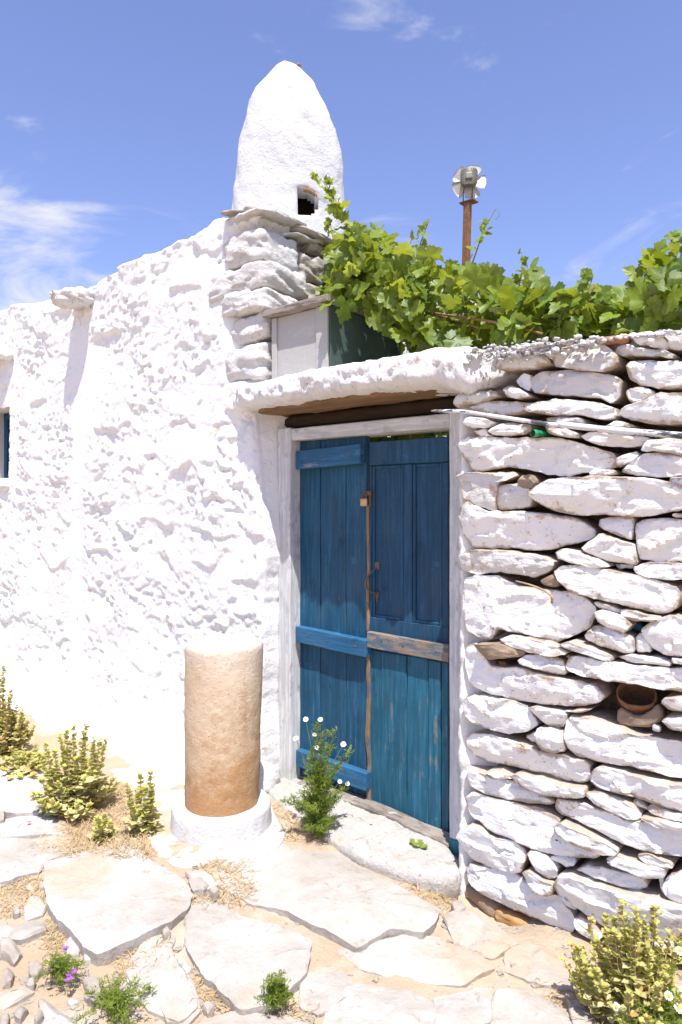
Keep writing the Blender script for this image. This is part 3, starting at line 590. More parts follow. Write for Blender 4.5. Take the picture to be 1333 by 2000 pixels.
# curved roof tile over the smoke hole
n = 13; pts = []
for rI, (inn, drop) in enumerate(((0.0, 0), (0.0, 0.009), (-0.035, 0.009), (-0.035, 0))):
    for t in np.linspace(-0.35, 1, n):
        p = cpt(600 + t * 20, 362 + 9 * t * t + 5 * (t + 1), surf + 0.004) - np.array([0, 0, drop]); p[:2] += dcam * inn; pts.append(tuple(p))
F = [tuple(f) for f in grid_faces(4, n)] + [(3 * n + i, 3 * n + i + 1, i + 1, i) for i in range(n - 1)] + [(0, n, 2 * n, 3 * n), (n - 1, 4 * n - 1, 3 * n - 1, 2 * n - 1)]
mk('tile', np.array(pts), F, MAT['terracotta'], chim)
ctop = cpt(584, 131, 0.03)
V, F = block(tuple(ctop), (0.008, 0.022, 0.022), 5, 5, 3, 0.002, (0.2, 0.3, 0.2)); mk('shard', V, F, MAT['terracotta'], chim)
# ------------------------------------------------------------------ the dry-stone wall: every stone its own piece
swall = root('stone_wall', (-0.8, 2.5, 0.0), 'whitewashed dry-stone wall of long flat stones beside the blue door', 'wall')
RA = lambda L: [(860 + x / 2.818, 620 + y / 2.818) for x, y in L]
RB = lambda L: [(860 + x / 2.818, 1160 + y / 2.818) for x, y in L]
ST_A = [
 [(320,290),(350,210),(480,200),(600,212),(628,262),(520,285),(400,300)], [(615,190),(660,165),(780,148),(920,158),(985,215),(988,262),(900,306),(760,292),(640,272)],
 [(500,330),(560,298),(700,288),(850,303),(960,322),(1002,350),(988,430),(940,478),(880,442),(700,432),(520,416),(498,388)], [(420,350),(465,304),(500,315),(508,370),(490,410),(440,385)],
 [(360,392),(400,380),(450,390),(490,415),(522,440),(430,453),(385,440)], [(70,470),(100,420),(200,405),(320,405),(336,435),(260,462),(150,480),(90,498)], [(150,490),(230,464),(340,460),(470,465),(548,475),(500,520),(400,536),(260,530),(170,506)],
 [(478,510),(560,465),(680,455),(800,465),(900,475),(977,500),(977,550),(910,568),(800,546),(640,541),(540,531)], [(1040,100),(1120,75),(1200,85),(1262,140),(1268,177),(1160,166),(1075,140)], [(950,190),(990,150),(1040,150),(1100,172),(1250,182),(1292,205),(1280,224),(1150,216),(1000,210)],
 [(1195,75),(1333,70),(1333,180),(1270,176),(1262,130)], [(1022,260),(1060,240),(1200,238),(1333,245),(1333,392),(1250,396),(1100,372),(1045,340)], [(1018,405),(1050,385),(1110,380),(1180,405),(1187,430),(1120,470),(1070,476),(1035,450)],
 [(988,540),(1040,490),(1180,450),(1230,424),(1333,425),(1333,590),(1200,592),(1080,572)], [(125,575),(160,550),(250,555),(312,575),(270,605),(190,613),(140,600)], [(265,625),(330,590),(400,580),(500,590),(512,620),(470,646),(380,656),(290,646)],
 [(170,625),(250,612),(270,640),(300,656),(220,656)], [(590,560),(680,543),(790,558),(817,580),(700,602),(640,600)], [(585,600),(700,610),(782,640),(772,670),(690,661),(610,641)], [(775,655),(830,630),(1000,640),(1150,660),(1167,680),(1110,706),(960,716),(850,696)],
 [(910,600),(980,572),(1080,595),(1085,612),(960,612)], [(90,690),(140,655),(250,655),(400,665),(560,660),(680,665),(800,700),(960,750),(988,800),(950,832),(800,852),(700,872),(590,866),(470,836),(350,822),(230,849),(160,846),(110,760)],
 [(958,795),(1000,760),(1085,735),(1096,760),(1050,800),(1000,821),(970,816)], [(808,850),(860,835),(970,838),(977,866),(880,876),(820,869)], [(998,850),(1050,800),(1120,752),(1200,742),(1333,777),(1333,866),(1200,881),(1080,871)], [(1108,738),(1150,680),(1250,668),(1333,668),(1333,768),(1200,738)],
 [(85,870),(140,850),(230,855),(400,850),(432,870),(390,890),(335,905),(320,960),(310,1000),(305,1072),(200,1032),(130,1000),(118,900)], [(430,900),(455,865),(500,863),(532,900),(520,936),(470,943),(435,926)], [(325,930),(430,908),(500,945),(524,975),(500,1042),(400,1057),(308,1064),(300,1000)],
 [(496,985),(540,930),(620,890),(760,880),(900,874),(1040,880),(1160,885),(1280,902),(1333,962),(1333,1050),(1180,1091),(1100,1101),(900,1086),(750,1091),(650,1071),(560,1031)], [(1250,930),(1290,880),(1333,873),(1333,973),(1290,976),(1260,950)],
 [(95,1100),(110,1050),(150,1010),(200,1035),(260,1066),(430,1065),(600,1080),(750,1105),(842,1170),(842,1210),(780,1236),(690,1256),(600,1281),(500,1286),(380,1271),(250,1276),(160,1266),(110,1190)],
 [(870,1110),(960,1095),(1067,1100),(1072,1160),(1060,1222),(990,1206),(900,1171),(873,1145)], [(1080,1130),(1120,1110),(1240,1105),(1333,1110),(1333,1346),(1200,1346),(1088,1331),(1078,1230)], [(776,1270),(830,1230),(890,1185),(960,1210),(1077,1245),(1087,1361),(1000,1356),(900,1331),(820,1300)],
 [(1275,1080),(1333,1065),(1333,1105),(1290,1101)], [(650,1290),(690,1270),(800,1295),(930,1350),(942,1371),(850,1381),(740,1346),(660,1326)], [(105,1310),(160,1280),(300,1276),(450,1295),(560,1310),(642,1350),(620,1391),(520,1432),(430,1416),(330,1396),(200,1416),(110,1391)],
 [(550,1450),(600,1425),(640,1405),(662,1450),(650,1482),(580,1482)], [(1065,1375),(1130,1347),(1250,1347),(1333,1357),(1333,1441),(1200,1441),(1100,1411)], [(938,1362),(1000,1361),(1062,1366),(1040,1386),(970,1386)],
 [(640,1395),(680,1362),(760,1360),(900,1380),(1050,1405),(1200,1442),(1310,1482),(1325,1530),(1312,1590),(1270,1621),(1220,1633),(1130,1606),(1000,1576),(850,1541),(720,1501),(658,1441)]]
ST_B = [
 [(125,-80),(200,-108),(330,-98),(420,-48),(600,-22),(720,-12),(800,20),(852,70),(852,130),(820,190),(740,231),(640,266),(560,246),(420,216),(320,196),(280,251),(200,241),(140,201),(115,60)],
 [(840,45),(880,35),(960,60),(1007,95),(1000,106),(920,86),(860,61)], [(1003,85),(1060,80),(1150,105),(1232,120),(1225,141),(1150,151),(1060,141),(1010,116)], [(870,100),(900,82),(980,95),(1050,140),(1072,165),(1030,216),(960,186),(880,151)],
 [(853,170),(890,170),(1000,200),(1062,225),(1072,260),(1072,320),(1040,336),(960,306),(860,271),(800,241),(798,225)], [(1113,195),(1180,145),(1260,115),(1333,98),(1333,332),(1240,331),(1170,291),(1130,241)], [(1073,250),(1100,210),(1130,235),(1167,295),(1160,326),(1078,321)],
 [(343,240),(400,223),(520,238),(640,270),(722,310),(710,326),(620,336),(500,311),(380,276)], [(670,270),(740,250),(850,285),(962,335),(967,366),(900,356),(800,321),(720,301)], [(973,345),(1060,330),(1200,345),(1282,370),(1270,396),(1150,381),(1030,366)], [(1280,345),(1333,340),(1333,381),(1285,376)],
 [(210,270),(350,265),(482,310),(470,336),(350,351),(280,361),(230,311)], [(443,360),(480,330),(600,335),(692,360),(707,430),(690,446),(600,431),(500,406),(460,391)], [(675,345),(700,331),(722,345),(705,376)],
 [(706,385),(730,338),(800,338),(950,365),(1080,385),(1200,395),(1333,400),(1333,536),(1200,516),(1080,491),(920,471),(780,441),(715,411)], [(130,290),(190,270),(215,300),(290,392),(360,402),(430,395),(520,420),(640,450),(770,470),(870,500),(917,555),(890,591),(800,616),(700,621),(560,606),(420,591),(330,561),(240,541),(150,501),(128,400)],
 [(688,640),(770,629),(847,624),(840,637),(760,650)], [(128,590),(170,558),(290,570),(400,590),(480,620),(530,690),(547,720),(480,761),(380,772),(280,751),(180,711),(135,671)], [(490,625),(540,610),(640,635),(712,650),(705,701),(670,737),(620,737),(540,681)], [(533,770),(550,728),(620,723),(690,750),(697,860),(640,872),(570,856),(540,821)], [(450,790),(533,757),(530,827),(490,827)],
 [(690,790),(700,690),(730,658),(850,675),(960,720),(1080,770),(1200,795),(1333,820),(1333,1027),(1200,991),(1050,951),(900,931),(760,891),(705,841)], [(1223,590),(1250,560),(1333,543),(1333,641),(1280,632)], [(1228,690),(1270,660),(1333,650),(1333,757),(1280,737)],
 [(125,810),(170,768),(280,780),(450,820),(560,860),(690,880),(800,915),(827,940),(820,1031),(760,1052),(640,1036),(520,1001),(400,966),(250,951),(150,911)], [(813,1020),(840,970),(890,943),(1000,965),(1150,1010),(1333,1060),(1333,1202),(1220,1181),(1100,1131),(960,1096),(850,1066)], [(398,1000),(430,983),(560,1010),(700,1050),(800,1065),(807,1110),(740,1122),(600,1106),(480,1061)],
 [(248,980),(330,968),(402,1005),(395,1022),(320,1016)], [(133,960),(220,985),(330,1020),(440,1040),(540,1090),(627,1140),(620,1162),(500,1156),(350,1131),(240,1106),(160,1061)], [(798,1100),(850,1083),(960,1110),(1060,1150),(1112,1220),(1100,1242),(1030,1236),(930,1191),(850,1151)], [(1048,1150),(1080,1128),(1142,1185),(1135,1212),(1085,1186)], [(1138,1180),(1160,1158),(1260,1193),(1333,1223),(1333,1251),(1230,1236),(1160,1206)], [(1108,1220),(1180,1225),(1333,1260),(1333,1291),(1200,1266)],
 [(628,1180),(640,1128),(760,1138),(900,1185),(1040,1240),(1150,1250),(1250,1275),(1333,1300),(1333,1447),(1230,1436),(1120,1416),(1000,1371),(880,1311),(760,1246),(660,1221)], [(643,1270),(680,1243),(800,1288),(900,1338),(992,1395),(990,1422),(920,1421),(850,1396),(740,1346),(650,1301)],
 [(128,1130),(170,1093),(260,1123),(400,1150),(550,1178),(662,1240),(640,1290),(700,1330),(830,1400),(892,1430),(860,1457),(740,1451),(620,1431),(500,1401),(380,1341),(270,1311),(220,1261),(150,1221)], [(78,1340),(110,1298),(170,1268),(230,1288),(270,1330),(400,1360),(470,1400),(482,1440),(450,1532),(390,1542),(280,1516),(180,1486),(110,1431)],
 [(483,1420),(510,1398),(590,1440),(652,1510),(640,1562),(600,1567),(530,1511)], [(598,1450),(650,1433),(742,1470),(735,1502),(680,1512),(630,1481)], [(458,1530),(500,1508),(570,1560),(642,1590),(630,1652),(560,1657),(490,1601)], [(123,1520),(160,1488),(300,1518),(430,1560),(480,1600),(540,1650),(640,1670),(720,1760),(747,1830),(720,1872),(640,1851),(500,1791),(350,1731),(220,1671),(140,1581)],
 [(633,1590),(670,1528),(740,1528),(850,1580),(1000,1620),(1130,1640),(1250,1680),(1333,1720),(1333,1962),(1200,1962),(1000,1902),(850,1801),(720,1701),(650,1641)], [(643,1660),(680,1648),(752,1720),(740,1752),(690,1711)], [(738,1780),(780,1768),(860,1820),(902,1880),(860,1902),(770,1851)], [(743,1520),(790,1493),(900,1498),(1000,1528),(1130,1570),(1137,1620),(1080,1637),(960,1601),(850,1561)], [(923,1440),(980,1423),(1100,1458),(1252,1510),(1240,1557),(1120,1546),(1000,1511),(945,1481)],
 [(1088,1430),(1150,1418),(1280,1470),(1292,1500),(1230,1512),(1130,1471)], [(1188,1580),(1220,1568),(1247,1680),(1220,1687),(1195,1631)], [(1218,1610),(1260,1550),(1333,1500),(1333,1722),(1280,1702),(1230,1661)]]
BROWN_A, BROWN_B = {27, 38}, {11}
rs = np.random.RandomState(11)
wall_to3 = lambda y0: (lambda v: np.column_stack([v[:, 0], y0 - v[:, 2], v[:, 1]]))
cnt = 0; EDGE = []
def wall_stone(pl, mat, seed, front, **kw):
    w = np.array([P(x, y, 2.37) for x, y in pl])[:, [0, 2]]
    EDGE.append((w[:, 1].min(), w[:, 1].max(), w[:, 0].max()))
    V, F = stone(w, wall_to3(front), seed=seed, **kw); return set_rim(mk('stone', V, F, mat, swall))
for L, conv, br, s0 in ((ST_A, RA, BROWN_A, 200), (ST_B, RB, BROWN_B, 300)):
    for i, pl in enumerate(L):
        ext = rs.uniform(20, 260)
        pl = [(x + ext * (0.8 + 0.2 * math.sin(k_ * 2.7)) if x >= 1333 else x, y + (ext * 0.10 if x >= 1333 and conv is RB else 0)) for k_, (x, y) in enumerate(pl)]
        wpx = max(p[0] for p in pl) - min(p[0] for p in pl); hpx = max(p[1] for p in pl) - min(p[1] for p in pl)
        small = wpx < 150
        fr = 2.345 + rs.uniform(-0.022, 0.022) + (0.03 if small else 0)
        if min(p[0] for p in pl) < 140: fr += 0.012
        er = 0.005 if small else rs.uniform(0.004, 0.009)
        m = MAT['brown_stone'] if i in br else MAT['wash_stone']
        if conv is RA and i in (0, 1, 2, 5, 6, 9, 10, 26, 28, 37): m = MAT['wash_worn']
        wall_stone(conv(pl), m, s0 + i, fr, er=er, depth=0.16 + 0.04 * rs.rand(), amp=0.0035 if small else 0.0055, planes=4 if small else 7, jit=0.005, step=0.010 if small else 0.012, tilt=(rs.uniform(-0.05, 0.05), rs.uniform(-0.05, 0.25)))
# the wall goes on past the picture's edge
z = -0.05
while z < 2.02:
    hgt = rs.uniform(0.06, 0.12); x = max([q[2] for q in EDGE if q[0] < z + hgt * 0.8 and q[1] > z + hgt * 0.2] + [-0.62]) + 0.006
    while x < 1.6:
        ln = rs.uniform(0.16, 0.5); a = np.linspace(0, 6.283, 11)[:-1]
        pl = np.column_stack([x + ln / 2 + (ln / 2 - 0.006) * np.sign(np.cos(a)) * np.abs(np.cos(a)) ** 0.5, z + hgt / 2 + (hgt / 2 - 0.006) * np.sign(np.sin(a)) * np.abs(np.sin(a)) ** 0.6]) + rs.uniform(-0.008, 0.008, (10, 2))
        V, F = stone(pl, wall_to3(2.345 + rs.uniform(-0.02, 0.03)), er=0.012, depth=0.14, amp=0.006, planes=6, seed=400 + cnt, step=0.02, tilt=(0, 0.1)); cnt += 1
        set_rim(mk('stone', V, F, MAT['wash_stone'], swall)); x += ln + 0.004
    z += hgt + 0.006
# earth core behind the joints, plastered over beside the door
xs = np.concatenate([np.arange(-1.425, -0.5, 0.016), np.linspace(-0.48, 1.7, 40)]); zs_ = np.arange(-0.12, 2.065, 0.016)
XX, ZZ_ = np.meshgrid(xs, zs_)
plas = np.exp(-np.clip(XX + 1.41, 0, 9) / 0.10)
yy = 2.515 - 0.115 * plas + 0.02 * fbm2(XX * 7, ZZ_ * 9, 3, 51) + 0.012 * fbm2(XX * 24, ZZ_ * 30, 3, 52)
core_f = np.stack([XX, yy, ZZ_], -1)
V = np.concatenate([core_f.reshape(-1, 3), np.stack([XX, yy * 0 + 2.86 + 0.02 * fbm2(XX * 5, ZZ_ * 5, 2, 3), ZZ_], -1).reshape(-1, 3)])
nr_, nc_ = XX.shape; Fg = grid_faces(nr_, nc_); off = nr_ * nc_
F = [tuple(f) for f in Fg] + [tuple(f[::-1] + off) for f in Fg]
F += [(i * nc_, (i + 1) * nc_, (i + 1) * nc_ + off, i * nc_ + off) for i in range(nr_ - 1)] + [((nr_ - 1) * nc_ + j, (nr_ - 1) * nc_ + j + 1, (nr_ - 1) * nc_ + j + 1 + off, (nr_ - 1) * nc_ + j + off) for j in range(nc_ - 1)]
F += [((i + 1) * nc_ + nc_ - 1, i * nc_ + nc_ - 1, i * nc_ + nc_ - 1 + off, (i + 1) * nc_ + nc_ - 1 + off) for i in range(nr_ - 1)]
tcore = NT('mortar_and_earth'); sep = tcore.n('ShaderNodeSeparateXYZ'); tcore.l(tcore.tc, sep.inputs[0])
nn = tcore.noise(7, 6, 0.65); n2 = tcore.noise(35, 5, 0.7)
lim = tcore.ramp(tcore.math('ADD', tcore.math('MULTIPLY', tcore.math('SUBTRACT', sep.outputs[0], 0.8), -4.0), tcore.math('MULTIPLY', nn, 0.9)), 5.3, 5.75)
cm = tcore.mix(tcore.ramp(n2, 0.35, 0.65), (0.17, 0.12, 0.075), (0.10, 0.07, 0.045)); cm = tcore.mix(lim, cm, (0.74, 0.72, 0.68))
MAT['core'] = tcore.done(cm, 0.95, tcore.bump(n2, 0.6, 0.01), 0.1)
mk('mortar_core', V, F, MAT['core'], swall)
V, F = bbox((-1.488, 2.50, -0.1), (-1.40, 2.855, 1.97), 0.02); mk('jamb_fill', V, F, MAT['wash_block'], swall, False)
# lintel: plaster hood over a bare slab, running into both walls
def rbar(x0, x1, y0, y1, z0, z1, seed, nx_, amp, mat, name, par, prof=None):
    s = np.linspace(0, 1, nx_); a = np.linspace(0, 2 * math.pi, 40, endpoint=False); V = []
    for t in s:
        x = x0 + (x1 - x0) * t; zl, zh, yf = (z0, z1, y0) if prof is None else prof(x)
        en = 0.25 + 0.75 * min(1, min(t, 1 - t) * 9) ** 0.5
        cy, cz = (yf + y1) / 2, (zl + zh) / 2
        for w in a:
            c_, s_ = math.cos(w), math.sin(w); r = (abs(c_) ** 5 + abs(s_) ** 5) ** -0.2
            V.append((x, cy + (y1 - yf) / 2 * r * c_ * en, cz + (zh - zl) / 2 * r * s_ * en))
    V = np.array(V); dn = fbm(V * 6, 3, seed) * amp * 1.2 + facet(V[:, 0] * 21 + V[:, 1] * 9 + fbm(V * 7, 2, 9), V[:, 2] * 26 + V[:, 1] * 23, seed, 26, 1.5) * amp * 0.28 + fbm(V * 34, 4, seed + 4, 0.68) * amp * 0.8
    cen = np.column_stack([V[:, 0], np.full(len(V), (y0 + y1) / 2), np.full(len(V), (z0 + z1) / 2)]); N = V - cen; N /= np.linalg.norm(N, axis=1)[:, None] + 1e-6
    V = V + N * dn[:, None]; F = [tuple(f) for f in grid_faces(nx_, 40, True)] + [tuple(range(40))[::-1], tuple(range((nx_ - 1) * 40, nx_ * 40))]
    return mk(name, V, F, mat, par)
def lp(x): return (np.interp(x, [-2.9, -2.6, -1.9, -1.47, -1.35, -1.18], [1.99, 1.99, 1.985, 1.975, 1.93, 1.955]), np.interp(x, [-2.9, -2.6, -2.2, -1.9, -1.5, -1.18], [2.10, 2.12, 2.132, 2.132, 2.13, 2.11]), np.interp(x, [-2.9, -2.65, -2.3, -1.6, -1.35, -1.18], [2.36, 2.315, 2.285, 2.275, 2.30, 2.36]))
rbar(-2.86, -1.18, 2.28, 2.84, 1.99, 2.14, 61, 190, 0.017, MAT['wash_block'], 'lintel', swall, lp)
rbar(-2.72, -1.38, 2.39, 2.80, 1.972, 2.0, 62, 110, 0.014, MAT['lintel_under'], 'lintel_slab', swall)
rbar(-2.68, -1.44, 2.56, 2.80, 1.90, 1.974, 63, 60, 0.006, MAT['shade_beam'], 'void_shade_beam', swall)
# rubble and crumbled mortar along the top
r = np.random.RandomState(8); mb = MB(); base, F0 = block((0, 0, 0), (1, 1, 0.7), 3, n=4, amp=0, pw=2.5)
for k_ in range(900):
    x = r.uniform(-1.35, -0.2); y = r.uniform(2.315, 2.62); s = 0.004 + 0.011 * r.rand() ** 3
    top = np.interp(x, [-1.4, -1.2, -1.0, -0.6, -0.2], [2.09, 2.09, 2.075, 2.05, 2.045]) + 0.022 * sm((y - 2.31) / 0.1) - 0.012
    if r.rand() < 0.3 and x < -0.85: y = 2.30 + 0.02 * r.rand(); top -= r.uniform(0, 0.06)
    a = r.rand() * 6.28; v = base * (1 + 0.22 * r.randn(len(base), 1)) * s; v = np.column_stack([v[:, 0] * math.cos(a) - v[:, 1] * math.sin(a) + x, v[:, 0] * math.sin(a) + v[:, 1] * math.cos(a) + y, v[:, 2] + top]); mb.add(v, F0)
rub = mb.mk('rubble_cap', MAT['quoin_wash'], swall); rub['kind'] = 'stuff'
rbar(-1.40, 1.7, 2.40, 2.86, 2.01, 2.075, 66, 170, 0.022, MAT['quoin_wash'], 'mortar_cap', swall)
V, F = block(P(1198, 660, 2.36) + np.array([0, 0.03, -0.005]), (0.045, 0.05, 0.016), 5, 8, 4, 0.004); mk('brick_shard', V, F, MAT['terracotta'], swall)
V, F = block(P(988, 1297, 2.42), (0.022, 0.03, 0.012), 6, 7, 4, 0.004); mk('brick_shard', V, F, MAT['terracotta'], swall)
# rust-coloured stone wedged under the bottom course
V, F = stone(np.array([P(x, y, 2.40) for x, y in RB([(300,1750),(310,1728),(380,1745),(480,1795),(570,1840),(640,1875),(700,1900),(640,1915),(520,1880),(380,1850),(310,1830)])])[:, [0, 2]], wall_to3(2.385), er=0.02, depth=0.1, amp=0.01, seed=17); mk('stone', V, F, MAT['red_stone'], swall)
V, F = block(P(935, 1755, 2.40) + np.array([0, 0.05, 0]), (0.10, 0.06, 0.04), 8, 9, 3, 0.012, (0, 0.3, 0)); mk('stone', V, F, MAT['brown_stone'], swall)
# ------------------------------------------------------------------ door frame and the two leaves
YF, YD = 2.53, 2.605
X_ = lambda px, Y: P(px, CY, Y)[0]
ZP = lambda px, py, Y: P(px, py, Y)[2]
def warp(V, s, amp=0.0018): return V + amp * np.stack([fbm(V * 9 + s, 2, 1), fbm(V * 9 + s, 2, 2), fbm(V * 9 + s, 2, 3)], -1)
def board(lo, hi, bev=0.003, nseg=7, long_axis=2, amp=0.0018):   # a plank with softened, slightly wandering edges
    bm = bmesh.new(); bmesh.ops.create_cube(bm, size=1); lo = np.array(lo); hi = np.array(hi); c = (lo + hi) / 2; s = hi - lo
    for v in bm.verts: v.co = Vector(c + np.array(v.co) * s)
    bmesh.ops.bevel(bm, geom=list(bm.edges), offset=bev, segments=1, affect='EDGES')
    d = [0, 0, 0]; d[long_axis] = 1
    for q in np.linspace(lo[long_axis], hi[long_axis], nseg + 2)[1:-1]:
        p = c.copy(); p[long_axis] = q; bmesh.ops.bisect_plane(bm, geom=list(bm.verts) + list(bm.edges) + list(bm.faces), plane_co=Vector(p), plane_no=Vector(d))
    bm.verts.index_update(); V = np.array([v.co[:] for v in bm.verts]); F = [tuple(v.index for v in f.verts) for f in bm.faces]; bm.free()
    return warp(V, float(lo[0] * 31 + lo[2] * 7), amp), F
dfr = root('door_frame', (-2.1, YF, 0.0), 'pale grey-white painted timber door frame with cracked paint and teal foot', 'door frame')
xl0, xl1 = X_(546, YF), X_(567, YF); xr0, xr1 = X_(877, YF), X_(902, YF)
ztp = ZP(720, 821, YF); zbt = ZP(720, 847, YF)
V, F = board((xl0 - 0.01, YF, 0.05), (xl1, 2.70, ztp + 0.004), 0.004, 11, 2, 0.003); mk('post', V, F, MAT['frame'], dfr, False)
V, F = board((xr0, YF + 0.001, 0.075), (xr1, 2.70, ztp + 0.012), 0.004, 11, 2, 0.003); mk('post', V, F, MAT['frame'], dfr, False)
V, F = board((xr0 + 0.001, YF + 0.003, -0.08), (xr1 - 0.001, 2.70, 0.073), 0.004, 2, 2, 0.002); mk('post_foot', V, F, MAT['teal'], dfr, False)
V, F = board((xl1 + 0.001, YF + 0.006, zbt), (xr0 - 0.001, 2.69, ztp - 0.002), 0.004, 7, 0, 0.002); mk('head', V, F, MAT['frame_h'], dfr, False)
ZB = 0.072
left = root('door_leaf', (X_(650, YD), YD, ZB), 'faded blue plank door leaf with three nailed crossbars, beside the column', 'door', 'pair of blue door leaves')
bs = [X_(584, YD) - 0.012, X_(626, YD), X_(676, YD), X_(716.5, YD)]
for i, (a, b) in enumerate(zip(bs[:-1], bs[1:])):
    V, F = board((a + 0.0018, YD + 0.002 * (i % 2), ZB + 0.004 * i), (b - 0.0018, YD + 0.03, 1.86), 0.0025, 11, 2, 0.0022); mk('plank', V, F, MAT['blue'], left, False)
nail_m = MAT['iron']
def nail(parent, x, y, z, r=0.0045):
    a = np.linspace(0, 6.283, 9)[:-1]; V = [(x + r * math.cos(q), y - 0.0015, z + r * math.sin(q)) for q in a] + [(x + r * math.cos(q), y + 0.003, z + r * math.sin(q)) for q in a] + [(x, y - 0.0028, z)]
    F = [(i, (i + 1) % 8, (i + 1) % 8 + 8, i + 8) for i in range(8)] + [(16, (i + 1) % 8, i) for i in range(8)]; mk('nail', V, F, nail_m, parent, False)
YB = YD - 0.046
def bar(px0, px1, yt, yb, mat, par, tilt=0.0, y=YB, dep=0.044):
    xa, xb = X_(px0, y), X_(px1, y); pm = (px0 + px1) / 2; z1, z0 = ZP(pm, yt, y), ZP(pm, yb, y)
    V, F = board((xa, y, z0), (xb, y + dep, z1), 0.003, 7, 0, 0.0022); V[:, 2] += tilt * (V[:, 0] - (xa + xb) / 2); o = mk('crossbar', V, F, mat, par, False)
    for t in (0.2, 0.47, 0.86): nail(o, xa + (xb - xa) * t, y, (z0 + z1) / 2 + 0.008 * math.sin(t * 40) + tilt * (xb - xa) * (t - 0.5))
    return o
bar(577.5, 703, 874, 911, MAT['blue_bar'], left, 0.035)
bar(577, 714.5, 1237, 1269, MAT['blue_bar'], left, -0.03)
bar(578, 714, 1488, 1521, MAT['blue_bar'], left, -0.015)
right = root('door_leaf', (X_(800, YD), YD, ZB), 'worn blue door leaf with a panelled upper half and plank lower half', 'door', 'pair of blue door leaves')
x0, x1 = X_(722, YD), X_(877, YD) - 0.002; zt_ = ZP(720, 864, YD); zm = ZP(800, 1262, YD)
V, F = bbox((x0 + 0.002, YD + 0.012, zm - 0.04), (x1 - 0.002, YD + 0.03, zt_ - 0.004), 0.002); mk('panel_board', V, F, MAT['blue_panel'], right, False)
xm0, xm1 = X_(789, YD), X_(805, YD); xs1 = X_(864, YD)
for nm, lo, hi, ax in (('rail', (x0, YD - 0.004, ZP(800, 905, YD)), (x1, YD + 0.03, zt_), 0), ('rail', (x0, YD - 0.002, zm - 0.045), (x1, YD + 0.03, ZP(800, 1215, YD)), 0), ('stile', (x0 + 0.001, YD, ZP(800, 1216, YD)), (x0 + 0.012, YD + 0.03, ZP(800, 906, YD)), 2), ('stile', (xs1, YD - 0.001, ZP(800, 1216, YD)), (x1 - 0.001, YD + 0.03, ZP(800, 906, YD)), 2), ('mullion', (xm0, YD, ZP(800, 1216, YD)), (xm1, YD + 0.03, ZP(800, 906, YD)), 2)):
    V, F = board(lo, hi, 0.003, 7, ax, 0.0015); mk(nm, V, F, MAT['blue_panel'], right, False)
zA, zB_ = ZP(800, 1216, YD) + 0.001, ZP(800, 906, YD) - 0.001
for a, b in ((x0 + 0.013, xm0 - 0.001), (xm1 + 0.001, xs1 - 0.001)):     # bevelled mouldings round the two panels
    mb = MB(); w = 0.016
    for lo, hi in (((a, YD + 0.003, zA), (a + w, YD + 0.0118, zB_)), ((b - w, YD + 0.003, zA), (b, YD + 0.0118, zB_)), ((a + w + .001, YD + 0.004, zB_ - w), (b - w - .001, YD + 0.0118, zB_)), ((a + w + .001, YD + 0.004, zA), (b - w - .001, YD + 0.0118, zA + w))): mb.add(*bbox(lo, hi, 0.004))
    mb.mk('moulding', MAT['blue_panel'], right, False)
lb = [x0, X_(745, YD), X_(795, YD), X_(837, YD), X_(862, YD), x1]
for i, (a, b) in enumerate(zip(lb[:-1], lb[1:])):
    V, F = board((a + 0.0016, YD - 0.003 * (i % 2), 0.055 - 0.008 * i), (b - 0.0016, YD + 0.028, zm - 0.047), 0.0025, 11, 2, 0.0025); mk('plank', V, F, MAT['turq'], right, False)
bar(716.5, 876, 1247, 1279, MAT['bare'], right, -0.01, YD - 0.034, 0.030)
V, F = board((X_(714.5, YD - .012), YD - 0.012, 0.075), (X_(722, YD - .012), YD + 0.02, ZP(716, 1277, YD)), 0.004, 24, 2, 0.006); mk('meeting_strip', V, F, MAT['bare_v'], right, False)
V, F = board((X_(715.5, YD - .008), YD - 0.008, ZP(716, 1232, YD)), (X_(721, YD - .008), YD + 0.02, ZP(716, 985, YD)), 0.003, 18, 2, 0.005); mk('meeting_strip', V, F, MAT['bare_v'], right, False)
# pull handle
hz0, hz1 = ZP(735, 1108, YD), ZP(737, 1160, YD); hx = X_(735, YD)
V, F = bbox((hx - 0.012, YD + 0.005, hz0 - 0.012), (hx + 0.014, YD + 0.0125, hz0 + 0.026), 0.002); hp = mk('handle', V, F, MAT['iron'], right, False)
arc = spline([(hx, YD + 0.008, hz0 - 0.005), (hx - 0.014, YD - 0.030, hz0 - 0.03), (hx - 0.026, YD - 0.046, hz0 - 0.07), (hx - 0.018, YD - 0.036, hz1 + 0.018), (hx + 0.002, YD + 0.008, hz1)], 20)
mk('grip', *tube(arc, np.interp(np.arange(20), [0, 10, 19], [0.004, 0.0058, 0.004]), 8), MAT['iron'], hp)
V = np.array([(hx - 0.010, YD + 0.006, hz1 + 0.008), (hx + 0.012, YD + 0.006, hz1 + 0.008), (hx + 0.009, YD + 0.006, hz1 - 0.02), (hx + 0.001, YD + 0.006, hz1 - 0.042), (hx - 0.007, YD + 0.006, hz1 - 0.02)]); V = np.concatenate([V, V + np.array([0, 0.007, 0])])
mk('back_plate', V, [(4, 3, 2, 1, 0), (5, 6, 7, 8, 9)] + [(i, (i + 1) % 5, (i + 1) % 5 + 5, i + 5) for i in range(5)], MAT['iron'], hp, False)
